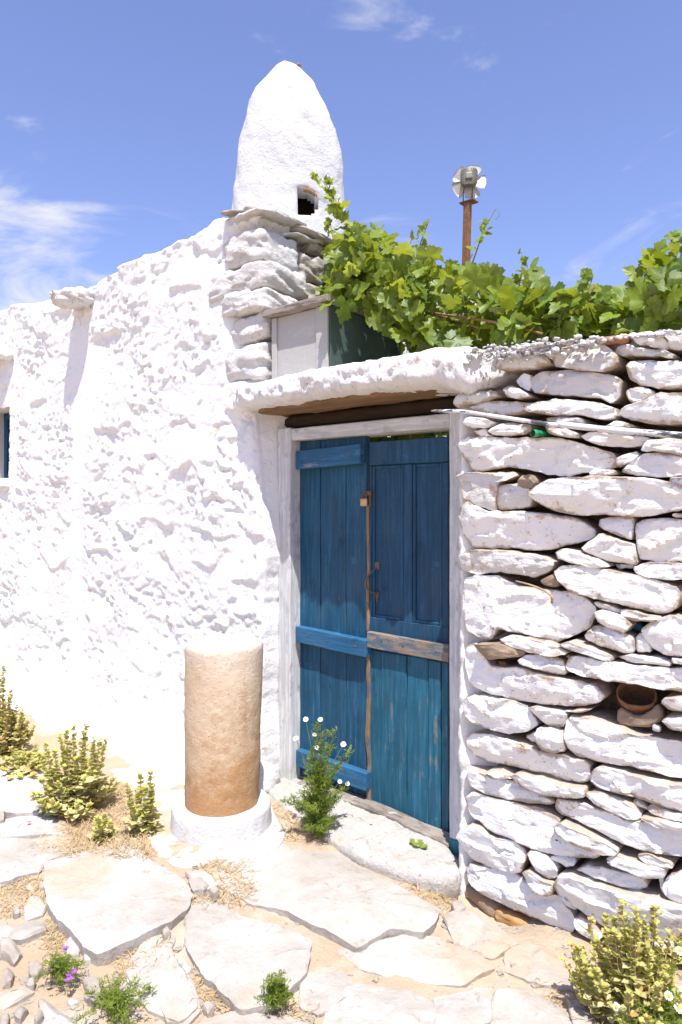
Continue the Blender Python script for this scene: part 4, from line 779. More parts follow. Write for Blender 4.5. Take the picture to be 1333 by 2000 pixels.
# padlock through a rusty hasp
pl = P(711.5, 981, YD - 0.02)
pk = root('padlock', pl, 'small brass padlock hanging from a rusty hasp on the blue door', 'padlock')
V, F = bbox(pl + np.array([-0.020, -0.008, -0.019]), pl + np.array([0.020, 0.008, 0.019]), 0.004); mk('body', V, F, MAT['brass'], pk, False)
t = np.linspace(0, math.pi, 12); arc = [pl + np.array([-0.0125, 0, 0.014])] + [pl + np.array([-0.0125 * math.cos(a), 0, 0.03 + 0.0135 * math.sin(a)]) for a in t] + [pl + np.array([0.0125, 0, 0.014])]
mk('shackle', *tube(arc, 0.0036, 7), MAT['iron'], pk)
hs = pl + np.array([0.016, 0.012, 0.042])
V, F = bbox(hs + np.array([-0.026, -0.003, -0.010]), hs + np.array([0.018, 0.006, 0.012]), 0.002); mk('hasp', V, F, MAT['rust'], pk, False)
V, F = bbox(hs + np.array([0.004, -0.002, -0.060]), hs + np.array([0.014, 0.007, -0.012]), 0.002); mk('hasp_tail', V, F, MAT['rust'], pk, False)
# doorstep boulder and the sill board on it
stp = root('doorstep', (-1.95, 2.4, 0.0), 'long worn whitewashed doorstep stone under the blue door', 'doorstep')
ol = np.array([(-2.60, 2.44), (-2.50, 2.36), (-2.33, 2.285), (-2.1, 2.24), (-1.80, 2.20), (-1.60, 2.225), (-1.44, 2.285), (-1.40, 2.37), (-1.46, 2.46), (-1.55, 2.53), (-1.7, 2.60), (-2.2, 2.62), (-2.55, 2.60)])
V, F = stone(ol, lambda v: np.column_stack([v[:, 0], v[:, 1], 0.078 - 0.03 * sm((v[:, 0] + 2.0) / 0.5) + v[:, 2]]), er=0.035, depth=0.16, amp=0.007, planes=2, seed=33, step=0.014, strata=1.5); mk('stone', V, F, MAT['step'], stp)
V, F = board((X_(590, 2.55), 2.515, 0.058), (X_(872, 2.50), 2.60, 0.078), 0.004, 9, 0, 0.004); V[:, 2] -= 0.03 * sm((V[:, 0] + 2.0) / 0.5) - 0.008; mk('sill_board', V, F, MAT['lidwood'], stp, False)
V, F = block((-2.575, 2.40, 0.10), (0.07, 0.09, 0.08), 77, 12, 2.6, 0.012); mk('stone', V, F, MAT['wash_block'], stp)
# ------------------------------------------------------------------ column stump
cc0 = np.array([-2.425, 2.005]); cz = 0.058
colm = root('column_stump', (cc0[0], cc0[1], cz), 'tan stone column stump stained brown at its foot, on a white base', 'column')
na, A = 96, np.linspace(0, 2 * math.pi, 96, endpoint=False)
def lathe(rz, name, mat, amp, seed, lean=(0, 0), par=colm):
    rz = np.array(rz, float); V = []
    for r_, z_ in rz:
        f = (z_ - rz[0, 1]); V.append(np.column_stack([cc0[0] + lean[0] * f + r_ * np.cos(A), cc0[1] + lean[1] * f + r_ * np.sin(A), np.full(na, z_)]))
    V = np.concatenate(V); N = np.column_stack([np.tile(np.cos(A), len(rz)), np.tile(np.sin(A), len(rz)), np.zeros(len(V))])
    dn = amp * (fbm(V * 6, 3, seed) * 1.3 + fbm(V * 34, 3, seed + 1, 0.65) * 0.55 - 1.1 * sm((fbm(V * 55, 2, seed + 2) - 0.45) / 0.2) * 0.6)
    V = V + N * dn[:, None]; V[:, 2] += 0.5 * amp * fbm(V * 12, 3, seed + 5)
    return mk(name, V, [tuple(f) for f in grid_faces(len(rz), na, True)] + [tuple(range((len(rz) - 1) * na, len(rz) * na))], mat, par)
lathe([(0.222, cz - 0.03), (0.224, cz), (0.223, cz + 0.03), (0.222, cz + 0.06), (0.221, cz + 0.085), (0.218, cz + 0.098), (0.208, cz + 0.104), (0.19, cz + 0.105), (0.15, cz + 0.104)], 'base_ring', MAT['wash_smooth'], 0.006, 3)
lathe([(0.164, cz + 0.09)] + [(0.165 + 0.010 * t, cz + 0.1 + 0.70 * t) for t in np.linspace(0, 1, 60)] + [(0.173, cz + 0.811), (0.168, cz + 0.821), (0.157, cz + 0.827), (0.12, cz + 0.830), (0.06, cz + 0.832), (0.01, cz + 0.833)], 'shaft', MAT['column'], 0.0035, 8, (0.006, 0.02))
# white cement pad the column stands on
pad = np.array([G(x, y, 0.06) for x, y in [(283,1640),(288,1600),(272,1562),(238,1528),(196,1494),(160,1462),(230,1430),(330,1450),(400,1480),(470,1530),(528,1560),(545,1600),(560,1625),(540,1660),(470,1668),(420,1675),(380,1690),(340,1690),(305,1668)]])[:, :2]
V, F = stone(pad, lambda v: np.column_stack([v[:, 0], v[:, 1], 0.063 + v[:, 2]]), er=0.008, depth=0.1, amp=0.004, seed=5, step=0.02, strata=1.0, jit=0.008)
tag(mk('cement_pad', V, F, MAT['wash_smooth']), 'low whitewashed cement pad spread on the ground under the column', 'pad')

# ------------------------------------------------------------------ lidded box on the lintel
bx0, bx1, by0, by1, bz0, bz1 = -2.548, -2.165, 2.44, 3.02, 2.12, 2.452
box = root('lidded_box', ((bx0 + bx1) / 2, (by0 + by1) / 2, bz0), 'grey painted box with a weathered board lid standing on the lintel', 'box')
V, F = bbox((bx0, by0 + 0.004, bz0), (bx1 - 0.003, by1, bz1), 0.003); mk('body', V, F, MAT['boxpaint'], box, False)
for a, b in ((bx0 + 0.001, bx0 + 0.035), (bx1 - 0.075, bx1 - 0.001)):
    V, F = board((a, by0 - 0.008, bz0 + 0.002), (b, by0 + 0.0035, bz1 - 0.002), 0.002, 5, 2, 0.001); mk('corner_strip', V, F, MAT['boxpaint'], box, False)
V, F = bbox((bx1 - 0.0028, by0 + 0.004, bz0 + 0.002), (bx1 + 0.009, by1 - 0.004, bz1 - 0.003), 0.002); mk('shade_side_board', V, F, MAT['boxside_shade'], box, False)
for i, (a, b) in enumerate(((by0 - 0.05, by0 + 0.12), (by0 + 0.123, by0 + 0.32), (by0 + 0.323, by1 + 0.03))):
    V, F = board((bx0 - 0.03, a, bz1 + 0.001), (bx1 + 0.035, b, bz1 + 0.034 - 0.003 * i), 0.004, 9, 0, 0.004); mk('lid_board', V, F, MAT['lidwood'], box, False)

# ------------------------------------------------------------------ fan on a rusty post
fy = 3.02; fb = P(914, 395, fy); fc = P(916.5, 353, fy); ct = P(911, 505, fy)
fan = root('fan_on_post', (ct[0], ct[1], 2.0), 'small five-bladed fan with grey motor on a rusty post above the vine', 'fan')
mb = MB(); hw = 0.016
V, F = bbox((-hw, -hw, 2.0), (hw, hw, fb[2]), 0.002); tt = (V[:, 2] - ct[2]) / (fb[2] - ct[2]); V[:, 0] += ct[0] + (fb[0] - ct[0]) * tt; V[:, 1] += fy; mk('post', V, F, MAT['rust'], fan, False)
V, F = bbox(fb + np.array([-0.038, -0.02, -0.003]), fb + np.array([0.042, 0.035, 0.003]), 0.001); mk('bracket_plate', V, F, MAT['rust'], fan, False)
fd = np.array([-fc[0], -fc[1], 0.0]); fd /= np.linalg.norm(fd); fr_ = np.array([-fd[1], fd[0], 0.0]); fr_ = fr_ if fr_[0] > 0 else -fr_; up = np.array([0, 0, 1.0])
loc = lambda V: fc + np.outer(V[:, 0], fr_) + np.outer(V[:, 1], fd) + np.outer(V[:, 2], up)
for sx in (-1, 1):
    mk('bracket_arm', *tube([fb + fr_ * 0.022 * sx, fb + fr_ * 0.022 * sx + up * 0.045, fc + fr_ * 0.02 * sx - up * 0.025 + fd * 0.02], 0.0028, 6), MAT['iron'], fan)
V, F = block((0, 0.028, 0), (0.040, 0.026, 0.042), 2, 14, 4.5, 0.0); mot = mk('motor', loc(V), F, MAT['motor'], fan)
for k_ in range(36):                                   # cooling ribs
    a = 2 * math.pi * k_ / 36; rr_ = (abs(math.cos(a)) ** 4 + abs(math.sin(a)) ** 4) ** -0.25
    V, F = bbox((-0.0012, 0.026, 0.020), (0.0012, 0.055, 0.042 * rr_), 0); c_, s_ = math.cos(a), math.sin(a); V = np.column_stack([V[:, 0] * c_ + V[:, 2] * s_, V[:, 1], -V[:, 0] * s_ + V[:, 2] * c_]); mk('rib', loc(V), F, MAT['motor'], mot, False)
V, F = block((0, 0.056, 0), (0.017, 0.006, 0.017), 2, 9, 5, 0.0); mk('cap', loc(V), F, MAT['motor'], mot)
mk('hub', *(lambda V, F: (loc(V), F))(*tube([(0, -0.03, 0), (0, 0.004, 0)], 0.012, 12)), MAT['motor'], fan)
for k_ in range(5):
    a = math.radians(22 + 72 * k_); pts = []
    for i, t in enumerate(np.linspace(0, 1, 9)):
        r_ = 0.016 + 0.070 * t; w = (0.012 + 0.026 * math.sin(min(1, t * 1.25) * math.pi / 2)) * (1 if t < 0.86 else math.sqrt(max(0.02, 1 - ((t - 0.86) / 0.15) ** 2)))
        for j, s in enumerate(np.linspace(-1, 1, 5)): pts.append((r_, -0.012 + 0.30 * s * w, s * w))
    q = np.array(pts); q = np.column_stack([q[:, 0] * math.sin(a) + q[:, 2] * math.cos(a), q[:, 1], q[:, 0] * math.cos(a) - q[:, 2] * math.sin(a)])
    q2 = np.concatenate([q, q + np.array([0, -0.0016, 0])]); Fg = grid_faces(9, 5); F = [tuple(f) for f in Fg] + [tuple(f[::-1] + 45) for f in Fg]
    rim = [i for i in range(5)] + [i * 5 + 4 for i in range(1, 9)] + [40 + i for i in range(3, -1, -1)] + [i * 5 for i in range(7, 0, -1)]
    F += [(rim[i], rim[(i + 1) % len(rim)], rim[(i + 1) % len(rim)] + 45, rim[i] + 45) for i in range(len(rim))]
    mk('blade', loc(q2), F, MAT['blade'], fan)

# ------------------------------------------------------------------ odds and ends lodged in the wall
tp = NT('chipped_white_pipe'); nz = tp.noise(16, 6, 0.7, tp.map((0.5, 2, 2)))
MAT['pipe'] = tp.done(tp.mix(tp.ramp(nz, 0.50, 0.56), (0.62, 0.62, 0.61), (0.07, 0.07, 0.075)), 0.6, tp.bump(nz, 0.4, 0.004), 0.3)
yp = 2.285
pa = [P(848, 803, yp), P(905, 804, yp), P(960, 812, yp), P(1040, 824, yp), P(1098, 832, yp)]
pb = [P(1092, 829, yp), P(1210, 841, yp), P(1333, 851, yp)]; pb.append(pb[-1] + (pb[-1] - pb[-2]) * 3)
pipe = root('pipe', tuple(pa[0]), 'long white pipe with chipped black paint lying against the wall stones', 'pipe')
mk('thin_section', *tube(spline(pa, 24), np.interp(np.arange(24), [0, 3, 23], [0.004, 0.0072, 0.0082]), 12), MAT['pipe'], pipe)
mk('sleeve', *tube(spline(pb, 24), 0.0108, 14), MAT['pipe'], pipe)
mk('tip', *tube([pa[0] + np.array([-0.012, 0, 0.002]), pa[0] + np.array([0.01, 0, 0])], [0.003, 0.006], 8), MAT['brown_stone'], pipe)
tg = NT('green_glass'); MAT['green'] = tg.done((0.03, 0.30, 0.12), 0.12, None, 0.6)
gc = P(1041, 846, 2.31); gd = np.array([0.35, 0.93, 0.02]); gd /= np.linalg.norm(gd)
gb = root('bottle', tuple(gc), 'green bottle neck poking out between wall stones below the white pipe', 'bottle')
mk('neck', *tube([gc, gc + gd * 0.004, gc + gd * 0.018, gc + gd * 0.02, gc + gd * 0.14], [0.0125, 0.0135, 0.0135, 0.0115, 0.013], 14, False), MAT['green'], gb)
mk('inside', *tube([gc + gd * 0.002, gc + gd * 0.05], [0.0075, 0.007], 12), hole_shade, gb)  # dark plug painted as the shade in the bottle mouth
# rusty tin in the hollow
tc_ = P(1245, 1362, 2.43); can = root('rusty_tin', tuple(tc_ - np.array([0, 0, 0.05])), 'crushed rusty open tin lying in a hollow between wall stones', 'tin')
ax = np.array([0.10, -0.62, 0.60]); ax /= np.linalg.norm(ax); e1 = np.cross(ax, [0, 0, 1]); e1 /= np.linalg.norm(e1); e2 = np.cross(e1, ax)
def ring(r1, r2, d): a = np.linspace(0, 2 * math.pi, 28, endpoint=False); return tc_ + np.outer(np.cos(a) * r1, e1) + np.outer(np.sin(a) * r2, e2) + ax * d
Rg = np.stack([ring(0.058, 0.046, -0.09), ring(0.062, 0.05, -0.02), ring(0.064, 0.05, -0.002), ring(0.066, 0.053, 0.0), ring(0.066, 0.053, 0.026), ring(0.061, 0.048, 0.026), ring(0.060, 0.047, 0.0), ring(0.057, 0.044, -0.085)])
V = Rg.reshape(-1, 3); V = V + 0.006 * np.stack([fbm(V * 22, 2, 1), fbm(V * 22, 2, 2), fbm(V * 22, 2, 3)], -1); mk('shell', V, [tuple(f) for f in grid_faces(8, 28, True)] + [tuple(range(28))[::-1], tuple(range(196, 224))], MAT['rust'], can)
V, F = stone(np.array([P(x, y, 2.39) for x, y in RB([(968,690),(975,640),(1000,625),(1060,668),(1110,672),(1160,640),(1200,600),(1230,660),(1222,695),(1150,738),(1050,735),(985,715)])])[:, [0, 2]], wall_to3(2.385), er=0.012, depth=0.05, amp=0.004, seed=6); mk('torn_side', V, F, MAT['brown_stone'], can)
cp = P(1283, 1422, 2.37); V, F = bbox((-0.013, -0.008, -0.011), (0.013, 0.01, 0.011), 0.005); tag(mk('plastic_cap', V + cp, F, MAT['blade']), 'small pale plastic cap beside the rusty tin in the wall', 'cap')
V, F = block(P(1245, 1222, 2.42), (0.022, 0.02, 0.016), 9, 10, 2.5, 0.01); tg2 = NT('blue_plastic'); tag(mk('blue_plastic', V, F, tg2.done((0.02, 0.13, 0.20), 0.8)), 'scrap of dark blue plastic stuffed between two wall stones', 'plastic')  # a small bit of blue plastic
twm = m_stone('dry_twig', (0.42, 0.30, 0.18), (0.33, 0.22, 0.13), (0.5, 0.4, 0.28), 20)
tw = [P(1008, 1135, 2.31), P(1035, 1142, 2.30), P(1060, 1152, 2.295), P(1078, 1165, 2.30), P(1078, 1178, 2.305)]
tag(mk('twig', *tube(spline(tw, 14), np.interp(np.arange(14), [0, 13], [0.003, 0.0055]), 6), twm), 'dry forked twig caught on the whitewashed wall stones', 'twig')
# ------------------------------------------------------------------ foliage materials
def m_leaf(name, a, b, back, trans=(0.30, 0.42, 0.03), tw=0.35, rough=0.45, spec=0.4, vein=True):
    t = NT(name); v = t.math('FRACT', t.math('ADD', t.rnd(), t.island())); n = t.noise(9, 4, 0.6)
    c = t.mix(v, a, b); c = t.mix(t.ramp(n, 0.45, 0.75, 0, 0.4), c, tuple(min(1, x * 1.5) for x in b))
    geo = t.n('ShaderNodeNewGeometry'); c = t.mix(t.math('MULTIPLY', geo.outputs['Backfacing'], 0.75), c, back)
    t.done(c, rough, None, spec)
    if vein: t.l(t.bump(t.noise(60, 3, 0.5), 0.25, 0.004), t.b.inputs['Normal'])
    tr = t.n('ShaderNodeBsdfTranslucent'); t.l(t.mix(v, trans, tuple(x * 0.6 for x in trans)), tr.inputs[0]); mx = t.n('ShaderNodeMixShader'); mx.inputs[0].default_value = tw
    t.l(t.b.outputs[0], mx.inputs[1]); t.l(tr.outputs[0], mx.inputs[2]); t.l(mx.outputs[0], t.o.inputs[0]); return t.m
MAT['vine'] = m_leaf('vine_leaf', (0.030, 0.075, 0.007), (0.19, 0.255, 0.020), (0.22, 0.27, 0.10), (0.46, 0.52, 0.03), 0.34)
MAT['vine_young'] = m_leaf('young_vine_leaf', (0.17, 0.25, 0.025), (0.24, 0.30, 0.035), (0.22, 0.27, 0.07), (0.55, 0.60, 0.05), 0.45)
MAT['sage'] = m_leaf('felted_leaf', (0.55, 0.53, 0.22), (0.66, 0.60, 0.32), (0.62, 0.56, 0.34), (0.66, 0.62, 0.22), 0.45, 0.9, 0.1, False)
MAT['sage_young'] = m_leaf('young_felted_leaf', (0.53, 0.54, 0.15), (0.65, 0.61, 0.23), (0.62, 0.57, 0.25), (0.68, 0.66, 0.18), 0.45, 0.9, 0.1, False)
MAT['sage_dry'] = m_leaf('drying_leaf', (0.40, 0.25, 0.09), (0.46, 0.33, 0.14), (0.45, 0.33, 0.17), (0.36, 0.22, 0.06), 0.25, 0.9, 0.1, False)
MAT['feather'] = m_leaf('feathery_leaf', (0.17, 0.23, 0.03), (0.26, 0.31, 0.05), (0.15, 0.2, 0.05), (0.40, 0.50, 0.06), 0.4, 0.7, 0.2, False)
MAT['straw'] = m_leaf('dry_grass_blade', (0.50, 0.35, 0.17), (0.58, 0.44, 0.24), (0.5, 0.37, 0.2), (0.4, 0.28, 0.1), 0.2, 0.9, 0.1, False)
MAT['petal'] = m_leaf('white_petal', (0.78, 0.78, 0.76), (0.82, 0.82, 0.80), (0.78, 0.78, 0.76), (0.7, 0.7, 0.68), 0.25, 0.8, 0.1, False)
MAT['yolk'] = m_leaf('yellow_disc', (0.75, 0.48, 0.01), (0.80, 0.55, 0.015), (0.7, 0.45, 0.01), (0.5, 0.3, 0.0), 0.1, 0.8, 0.1, False)
MAT['purple'] = m_leaf('purple_petal', (0.36, 0.12, 0.42), (0.45, 0.18, 0.50), (0.36, 0.12, 0.42), (0.4, 0.1, 0.5), 0.3, 0.7, 0.1, False)
MAT['cane'] = m_stone('vine_cane', (0.24, 0.13, 0.06), (0.32, 0.19, 0.09), (0.16, 0.09, 0.05), 30)
MAT['shoot'] = m_stone('green_shoot', (0.26, 0.26, 0.06), (0.33, 0.22, 0.08), (0.30, 0.30, 0.08), 30, (1, 1, 1), 0.1)
MAT['stalk'] = m_stone('pale_stalk', (0.42, 0.33, 0.20), (0.48, 0.38, 0.24), (0.36, 0.30, 0.14), 30, (1, 1, 1), 0.1)

# ------------------------------------------------------------------ grape vine
HALF = [(0.10, -0.13), (0.24, -0.20), (0.33, -0.13), (0.36, -0.06), (0.46, -0.07), (0.47, 0.05), (0.56, 0.10), (0.52, 0.20), (0.56, 0.30), (0.44, 0.33), (0.36, 0.36), (0.29, 0.37), (0.35, 0.47), (0.40, 0.60), (0.30, 0.63), (0.26, 0.74), (0.16, 0.77), (0.11, 0.90), (0, 1.0)]
def leaf_shape(seed):
    r = np.random.RandomState(seed); out = [(0, 0)] + HALF + [(-x, y) for x, y in HALF[-2::-1]]
    o = np.array(out) + r.uniform(-0.025, 0.025, (len(out), 2)); o[0] = (0, 0.02); c = np.array([0, 0.30]); n = len(o)
    inn = c + (o - c) * 0.55
    V2 = np.concatenate([o, inn, [c]])
    fold = r.uniform(0.05, 0.45); droop = r.uniform(0.1, 0.55); wv = r.uniform(0.03, 0.08); ph = r.rand() * 6
    x, y = V2[:, 0], V2[:, 1]; z = fold * np.abs(x) - droop * (y - 0.2) ** 2 * 0.6 - 0.25 * fold * x * x * 3 + wv * np.sin(x * 9 + ph) * np.sin(y * 8 + ph * 2)
    V = np.column_stack([x, y, z]); F = [(i, (i + 1) % n, n + (i + 1) % n, n + i) for i in range(n)] + [(n + i, n + (i + 1) % n, 2 * n) for i in range(n)]
    return V, F
SHAPES = [leaf_shape(s) for s in range(10)]
vine = root('grape_vine', (-1.6, 3.1, 0.0), 'green grape vine spilling over the top of the wall with bright young shoots', 'vine')
LM = [mesh('leaf', v, f, MAT['vine']) for v, f in SHAPES]; LY = [mesh('leaf', v, f, MAT['vine_young']) for v, f in SHAPES[:5]]
TOPS = [(615, 560), (640, 540), (652, 470), (700, 432), (745, 448), (790, 492), (830, 492), (870, 520), (912, 505), (950, 530), (985, 545), (1030, 545), (1075, 562), (1100, 585), (1160, 565), (1210, 572), (1250, 560), (1290, 535), (1333, 500), (1420, 470), (1500, 480)]
BOTS = [(615, 580), (645, 600), (700, 650), (790, 672), (850, 680), (920, 672), (1000, 662), (1100, 650), (1200, 645), (1333, 640), (1500, 640)]
tx, ty = zip(*TOPS); bx_, by_ = zip(*BOTS)
r = np.random.RandomState(23); leaves = []
def add_leaf(p, size, young=False, out=None):
    nrm = r.randn(3) * 0.75 + np.array([0.15, -0.55, 0.55]); nrm /= np.linalg.norm(nrm)
    tip = r.randn(3) * 0.55 + np.array([0.0, -0.15, -0.55]) if out is None else out + r.randn(3) * 0.35
    tip = tip - nrm * (tip @ nrm); tip /= np.linalg.norm(tip) + 1e-9; sx = np.cross(tip, nrm)
    leaves.append((np.array(p), size, young, np.column_stack([sx, tip, nrm])))
for k_ in range(1050):
    px = r.uniform(632, 1480); Y = 2.50 + 0.75 * r.rand() ** 1.1
    if px < 800: Y = r.uniform(2.62, 3.15)
    if px > 1200: Y = 2.46 + 0.9 * r.rand()
    t_, b_ = np.interp(px, tx, ty), np.interp(px, bx_, by_); t_ += 10 * math.sin(px * 0.09) + 6 * math.sin(px * 0.23)
    f = r.rand() ** 0.85; py = t_ + (b_ - t_) * f
    if px < 790 and py > 610 and Y < 2.9: Y = r.uniform(2.92, 3.2)
    add_leaf(P(px, py, Y), r.uniform(0.062, 0.122), r.rand() < 0.12 + 0.25 * (f < 0.2))
for k_ in range(420):        # leaf roof added over the unseen yard to shade it
    add_leaf((r.uniform(-2.3, 2.2), r.uniform(2.95, 4.9), 2.22 + 0.25 * r.rand() + 0.22 * (r.rand() < 0.15)), r.uniform(0.07, 0.12))
for k_ in range(260): add_leaf((r.uniform(-2.50, -2.2), r.uniform(2.85, 4.0), r.uniform(1.5, 2.3)), r.uniform(0.10, 0.14))  # leaves added along the house side to darken the gap over the door
for k_ in range(200): add_leaf((r.uniform(-2.45, -1.35), r.uniform(2.92, 3.5), r.uniform(1.55, 2.2)), r.uniform(0.08, 0.12))
for k_ in range(190):      # curtain hanging over the box and thick mass at the house corner
    px = r.uniform(648, 830); py = r.uniform(np.interp(px, tx, ty) + 8, np.interp(px, [648, 700, 760, 830], [590, 600, 650, 665])); add_leaf(P(px, py, r.uniform(2.42, 2.85)), r.uniform(0.06, 0.11), r.rand() < 0.15)
# shoots: (pixel, Y) polylines with leaves shrinking towards the tip
SHOOTS = [([(735, 560, 2.85), (690, 470, 2.85), (665, 410, 2.83), (640, 365, 2.80), (612, 335, 2.78)], 44, 0.105, 0.018), ([(812, 520, 2.9), (822, 475, 2.9), (838, 432, 2.9)], 9, 0.06, 0.016), ([(905, 560, 2.9), (928, 500, 2.9), (945, 450, 2.9), (958, 425, 2.9)], 13, 0.06, 0.02), ([(1010, 570, 2.85), (1020, 530, 2.85), (1020, 490, 2.85)], 11, 0.06, 0.02), ([(1130, 620, 2.7), (1145, 580, 2.7), (1160, 535, 2.7)], 11, 0.07, 0.025), ([(1290, 560, 2.9), (1330, 500, 2.95), (1336, 445, 2.95)], 12, 0.07, 0.03), ([(660, 520, 2.8), (648, 450, 2.8), (645, 425, 2.8)], 10, 0.05, 0.02), ([(790, 560, 2.85), (765, 500, 2.85), (740, 440, 2.9)], 12, 0.08, 0.04), ([(1240, 600, 2.75), (1262, 540, 2.8), (1285, 512, 2.85)], 12, 0.075, 0.05), ([(700, 640, 2.75), (668, 600, 2.72), (655, 560, 2.72)], 14, 0.075, 0.05), ([(850, 560, 2.7), (800, 480, 2.75), (815, 465, 2.8)], 8, 0.06, 0.03)]
canes = MB()
for pts, nl, s0, s1 in SHOOTS:
    w = spline([P(a, b, Y) for a, b, Y in pts], 18); V, F = tube(w, np.linspace(0.0042, 0.0018, 18), 6); mk('shoot', V, F, MAT['shoot'], vine)
    nl = int(nl * 1.5)
    for j in range(nl):
        t = (j + 0.3) / nl; p = w[int(t * 17)]; side = np.array([r.randn(), r.randn() * 0.6 - 0.2, r.randn() * 0.6]); side /= np.linalg.norm(side)
        sz = s0 + (s1 * 1.5 - s0) * t; q = p + side * sz * 0.4; add_leaf(q, sz * r.uniform(0.8, 1.15), t > 0.35 or r.rand() < 0.4, side)
    # tendril from the tip
    if pts[0][0] not in (735, 905, 1290): continue
    e = w[-4]; d = np.array([r.uniform(0.02, 0.09), r.uniform(-0.03, 0.03), r.uniform(0.0, 0.08)]); c = [e, e + d * 0.6, e + d + [0.02, 0, 0.03], e + d * 1.3 + [0.03, 0, -0.01], e + d * 1.25 + [0.01, 0, -0.025]]
    V, F = tube(spline(c, 20), np.linspace(0.0016, 0.0008, 20), 5); mk('tendril', V, F, MAT['vine_young'], vine)
for c in ([(745, 600, 2.7), (775, 612, 2.68), (800, 598, 2.68), (788, 618, 2.68), (770, 610, 2.68)], [(672, 505, 2.74), (700, 498, 2.72), (703, 512, 2.72), (680, 515, 2.72), (660, 520, 2.72)], [(655, 585, 2.62), (658, 605, 2.6), (652, 608, 2.6), (664, 588, 2.6)], [(640, 520, 2.7), (655, 512, 2.7), (668, 507, 2.7), (690, 505, 2.7)]):
    V, F = tube(spline([P(*q) for q in c], 20), np.linspace(0.002, 0.001, 20), 5); mk('tendril', V, F, MAT['vine_young'], vine)
# woody canes and the trunk rising from the yard
for c, r0 in (([(-1.9, 3.4, -0.02), (-1.95, 3.35, 0.8), (-1.88, 3.25, 1.6), (-1.75, 3.1, 2.15), (-1.3, 2.95, 2.3)], 0.028), ([(-1.75, 3.1, 2.15), (-2.0, 2.95, 2.35), (-2.15, 2.85, 2.6)], 0.013)):
    V, F = tube(spline(c, 30), np.linspace(r0, r0 * 0.5, 30), 9); V = V + 0.004 * fbm(V * 25, 2, 1)[:, None]; mk('trunk', V, F, MAT['cane'], vine)
for c in ([(850, 612, 2.62), (960, 628, 2.55), (1060, 652, 2.5)], [(830, 610, 2.7), (880, 622, 2.65), (935, 640, 2.6)], [(1100, 640, 2.6), (1135, 600, 2.6), (1160, 560, 2.62)], [(700, 600, 2.9), (745, 550, 2.85), (770, 520, 2.85)]):
    V, F = tube(spline([P(*q) for q in c], 16), 0.0055, 7); mk('cane', V, F, MAT['cane'], vine)
def vis(l):
    x, y = pix(l[0][None]); return -10 < x[0] < 1343
order = sorted(range(len(leaves)), key=lambda i: (0 if vis(leaves[i]) else 50) + leaves[i][0][1] + 0.8 * r.rand() - (0.6 if leaves[i][2] else 0) + (1.5 if leaves[i][1] < 0.035 else 0))
vb = np.array(WL[vine.name])
for n_, i in enumerate(order[:300]):
    p, s, yg, R = leaves[i]; o = put('leaf', (LY[i % 5] if yg else LM[i % 10]), vine)
    M4 = Matrix(R.tolist()).to_4x4(); M4.translation = Vector(p - vb); o.matrix_local = M4 @ Matrix.Scale(s, 4)
for young, nm in ((False, 'foliage'), (True, 'young_foliage')):
    mb = MB()
    for i in order[300:]:
        p, s, yg, R = leaves[i]
        if yg == young: V, F = SHAPES[i % 10]; mb.add((V * s) @ R.T + p, F)
    o = mb.mk(nm, MAT['vine_young' if young else 'vine'], vine); o['kind'] = 'stuff'

# ------------------------------------------------------------------ herbs on the ground
CUP = np.array([(0, 0, 0), (0.32, 0.30, 0.10), (0.36, 0.62, 0.13), (0, 1.0, 0.02), (-0.36, 0.62, 0.13), (-0.32, 0.30, 0.10), (0, 0.5, -0.06)])
CUPF = [(6, 0, 1), (6, 1, 2), (6, 2, 3), (6, 3, 4), (6, 4, 5), (6, 5, 0)]
def leaf_at(mb, p, d, up, s):
    d = d / (np.linalg.norm(d) + 1e-9); x = np.cross(d, up); x /= np.linalg.norm(x) + 1e-9; n = np.cross(x, d); mb.add(p + s * (CUP @ np.array([x, d, n])), CUPF)
def herb(name, label, base, stems, seed, dry=0.0, group='felted herbs growing along the walls', lean=None, leaf=0.032):
    """upright stems set with whorls of small round felted leaves"""
    r = np.random.RandomState(seed); base = np.array(base, float); o = root(name, base, label, 'plant', group); a, b, c, st = MB(), MB(), MB(), MB()
    for (dx, dy, h, fx, fy) in stems:
        p0 = base + np.array([dx * 0.35, dy * 0.35, 0]); p1 = base + np.array([dx + fx, dy + fy, h])
        w = spline([p0, p0 * 0.6 + p1 * 0.4 + np.array([dx * 0.25, dy * 0.25, -0.02 * h]), p1], 12); st.add(*tube(w, np.linspace(0.0028, 0.0016, 12), 5))
        nn = max(6, int(h / 0.014)); tl = r.uniform(0.35, 0.5)
        for j in range(nn):
            t = 0.12 + 0.88 * j / (nn - 1); q = w[min(11, int(t * 11))] + (w[min(11, int(t * 11) + 1)] - w[min(11, int(t * 11))]) * ((t * 11) % 1)
            tip = t > 1 - tl; k = r.randint(5, 8) if tip else r.randint(3, 6); ph = r.rand() * 6.28
            s = leaf * ((0.85 - 0.30 * (t - (1 - tl)) / tl) if tip else 0.9 + 0.6 * r.rand()); q = q + r.randn(3) * (0.003 if tip else 0.008)
            for m in range(k):
                an = ph + 6.283 * m / k + r.randn() * 0.2; el = 0.05 + 1.1 * r.rand() if tip else -0.4 + 0.9 * r.rand()
                d = np.array([math.cos(an), math.sin(an), el]); off = 0.0 if tip else 0.006
                leaf_at(c if r.rand() < dry else (b if tip else a), q + d * off, d, np.array([0, 0, 1.0]) + r.randn(3) * 0.25, s * r.uniform(0.8, 1.2))
    st.mk('stems', MAT['stalk'], o)
    for m, nm, mt in ((a, 'foliage', 'sage'), (b, 'leaf_whorls', 'sage_young'), (c, 'dry_foliage', 'sage_dry')):
        if m.n: x = m.mk(nm, MAT[mt], o); x['kind'] = 'stuff'
    return o
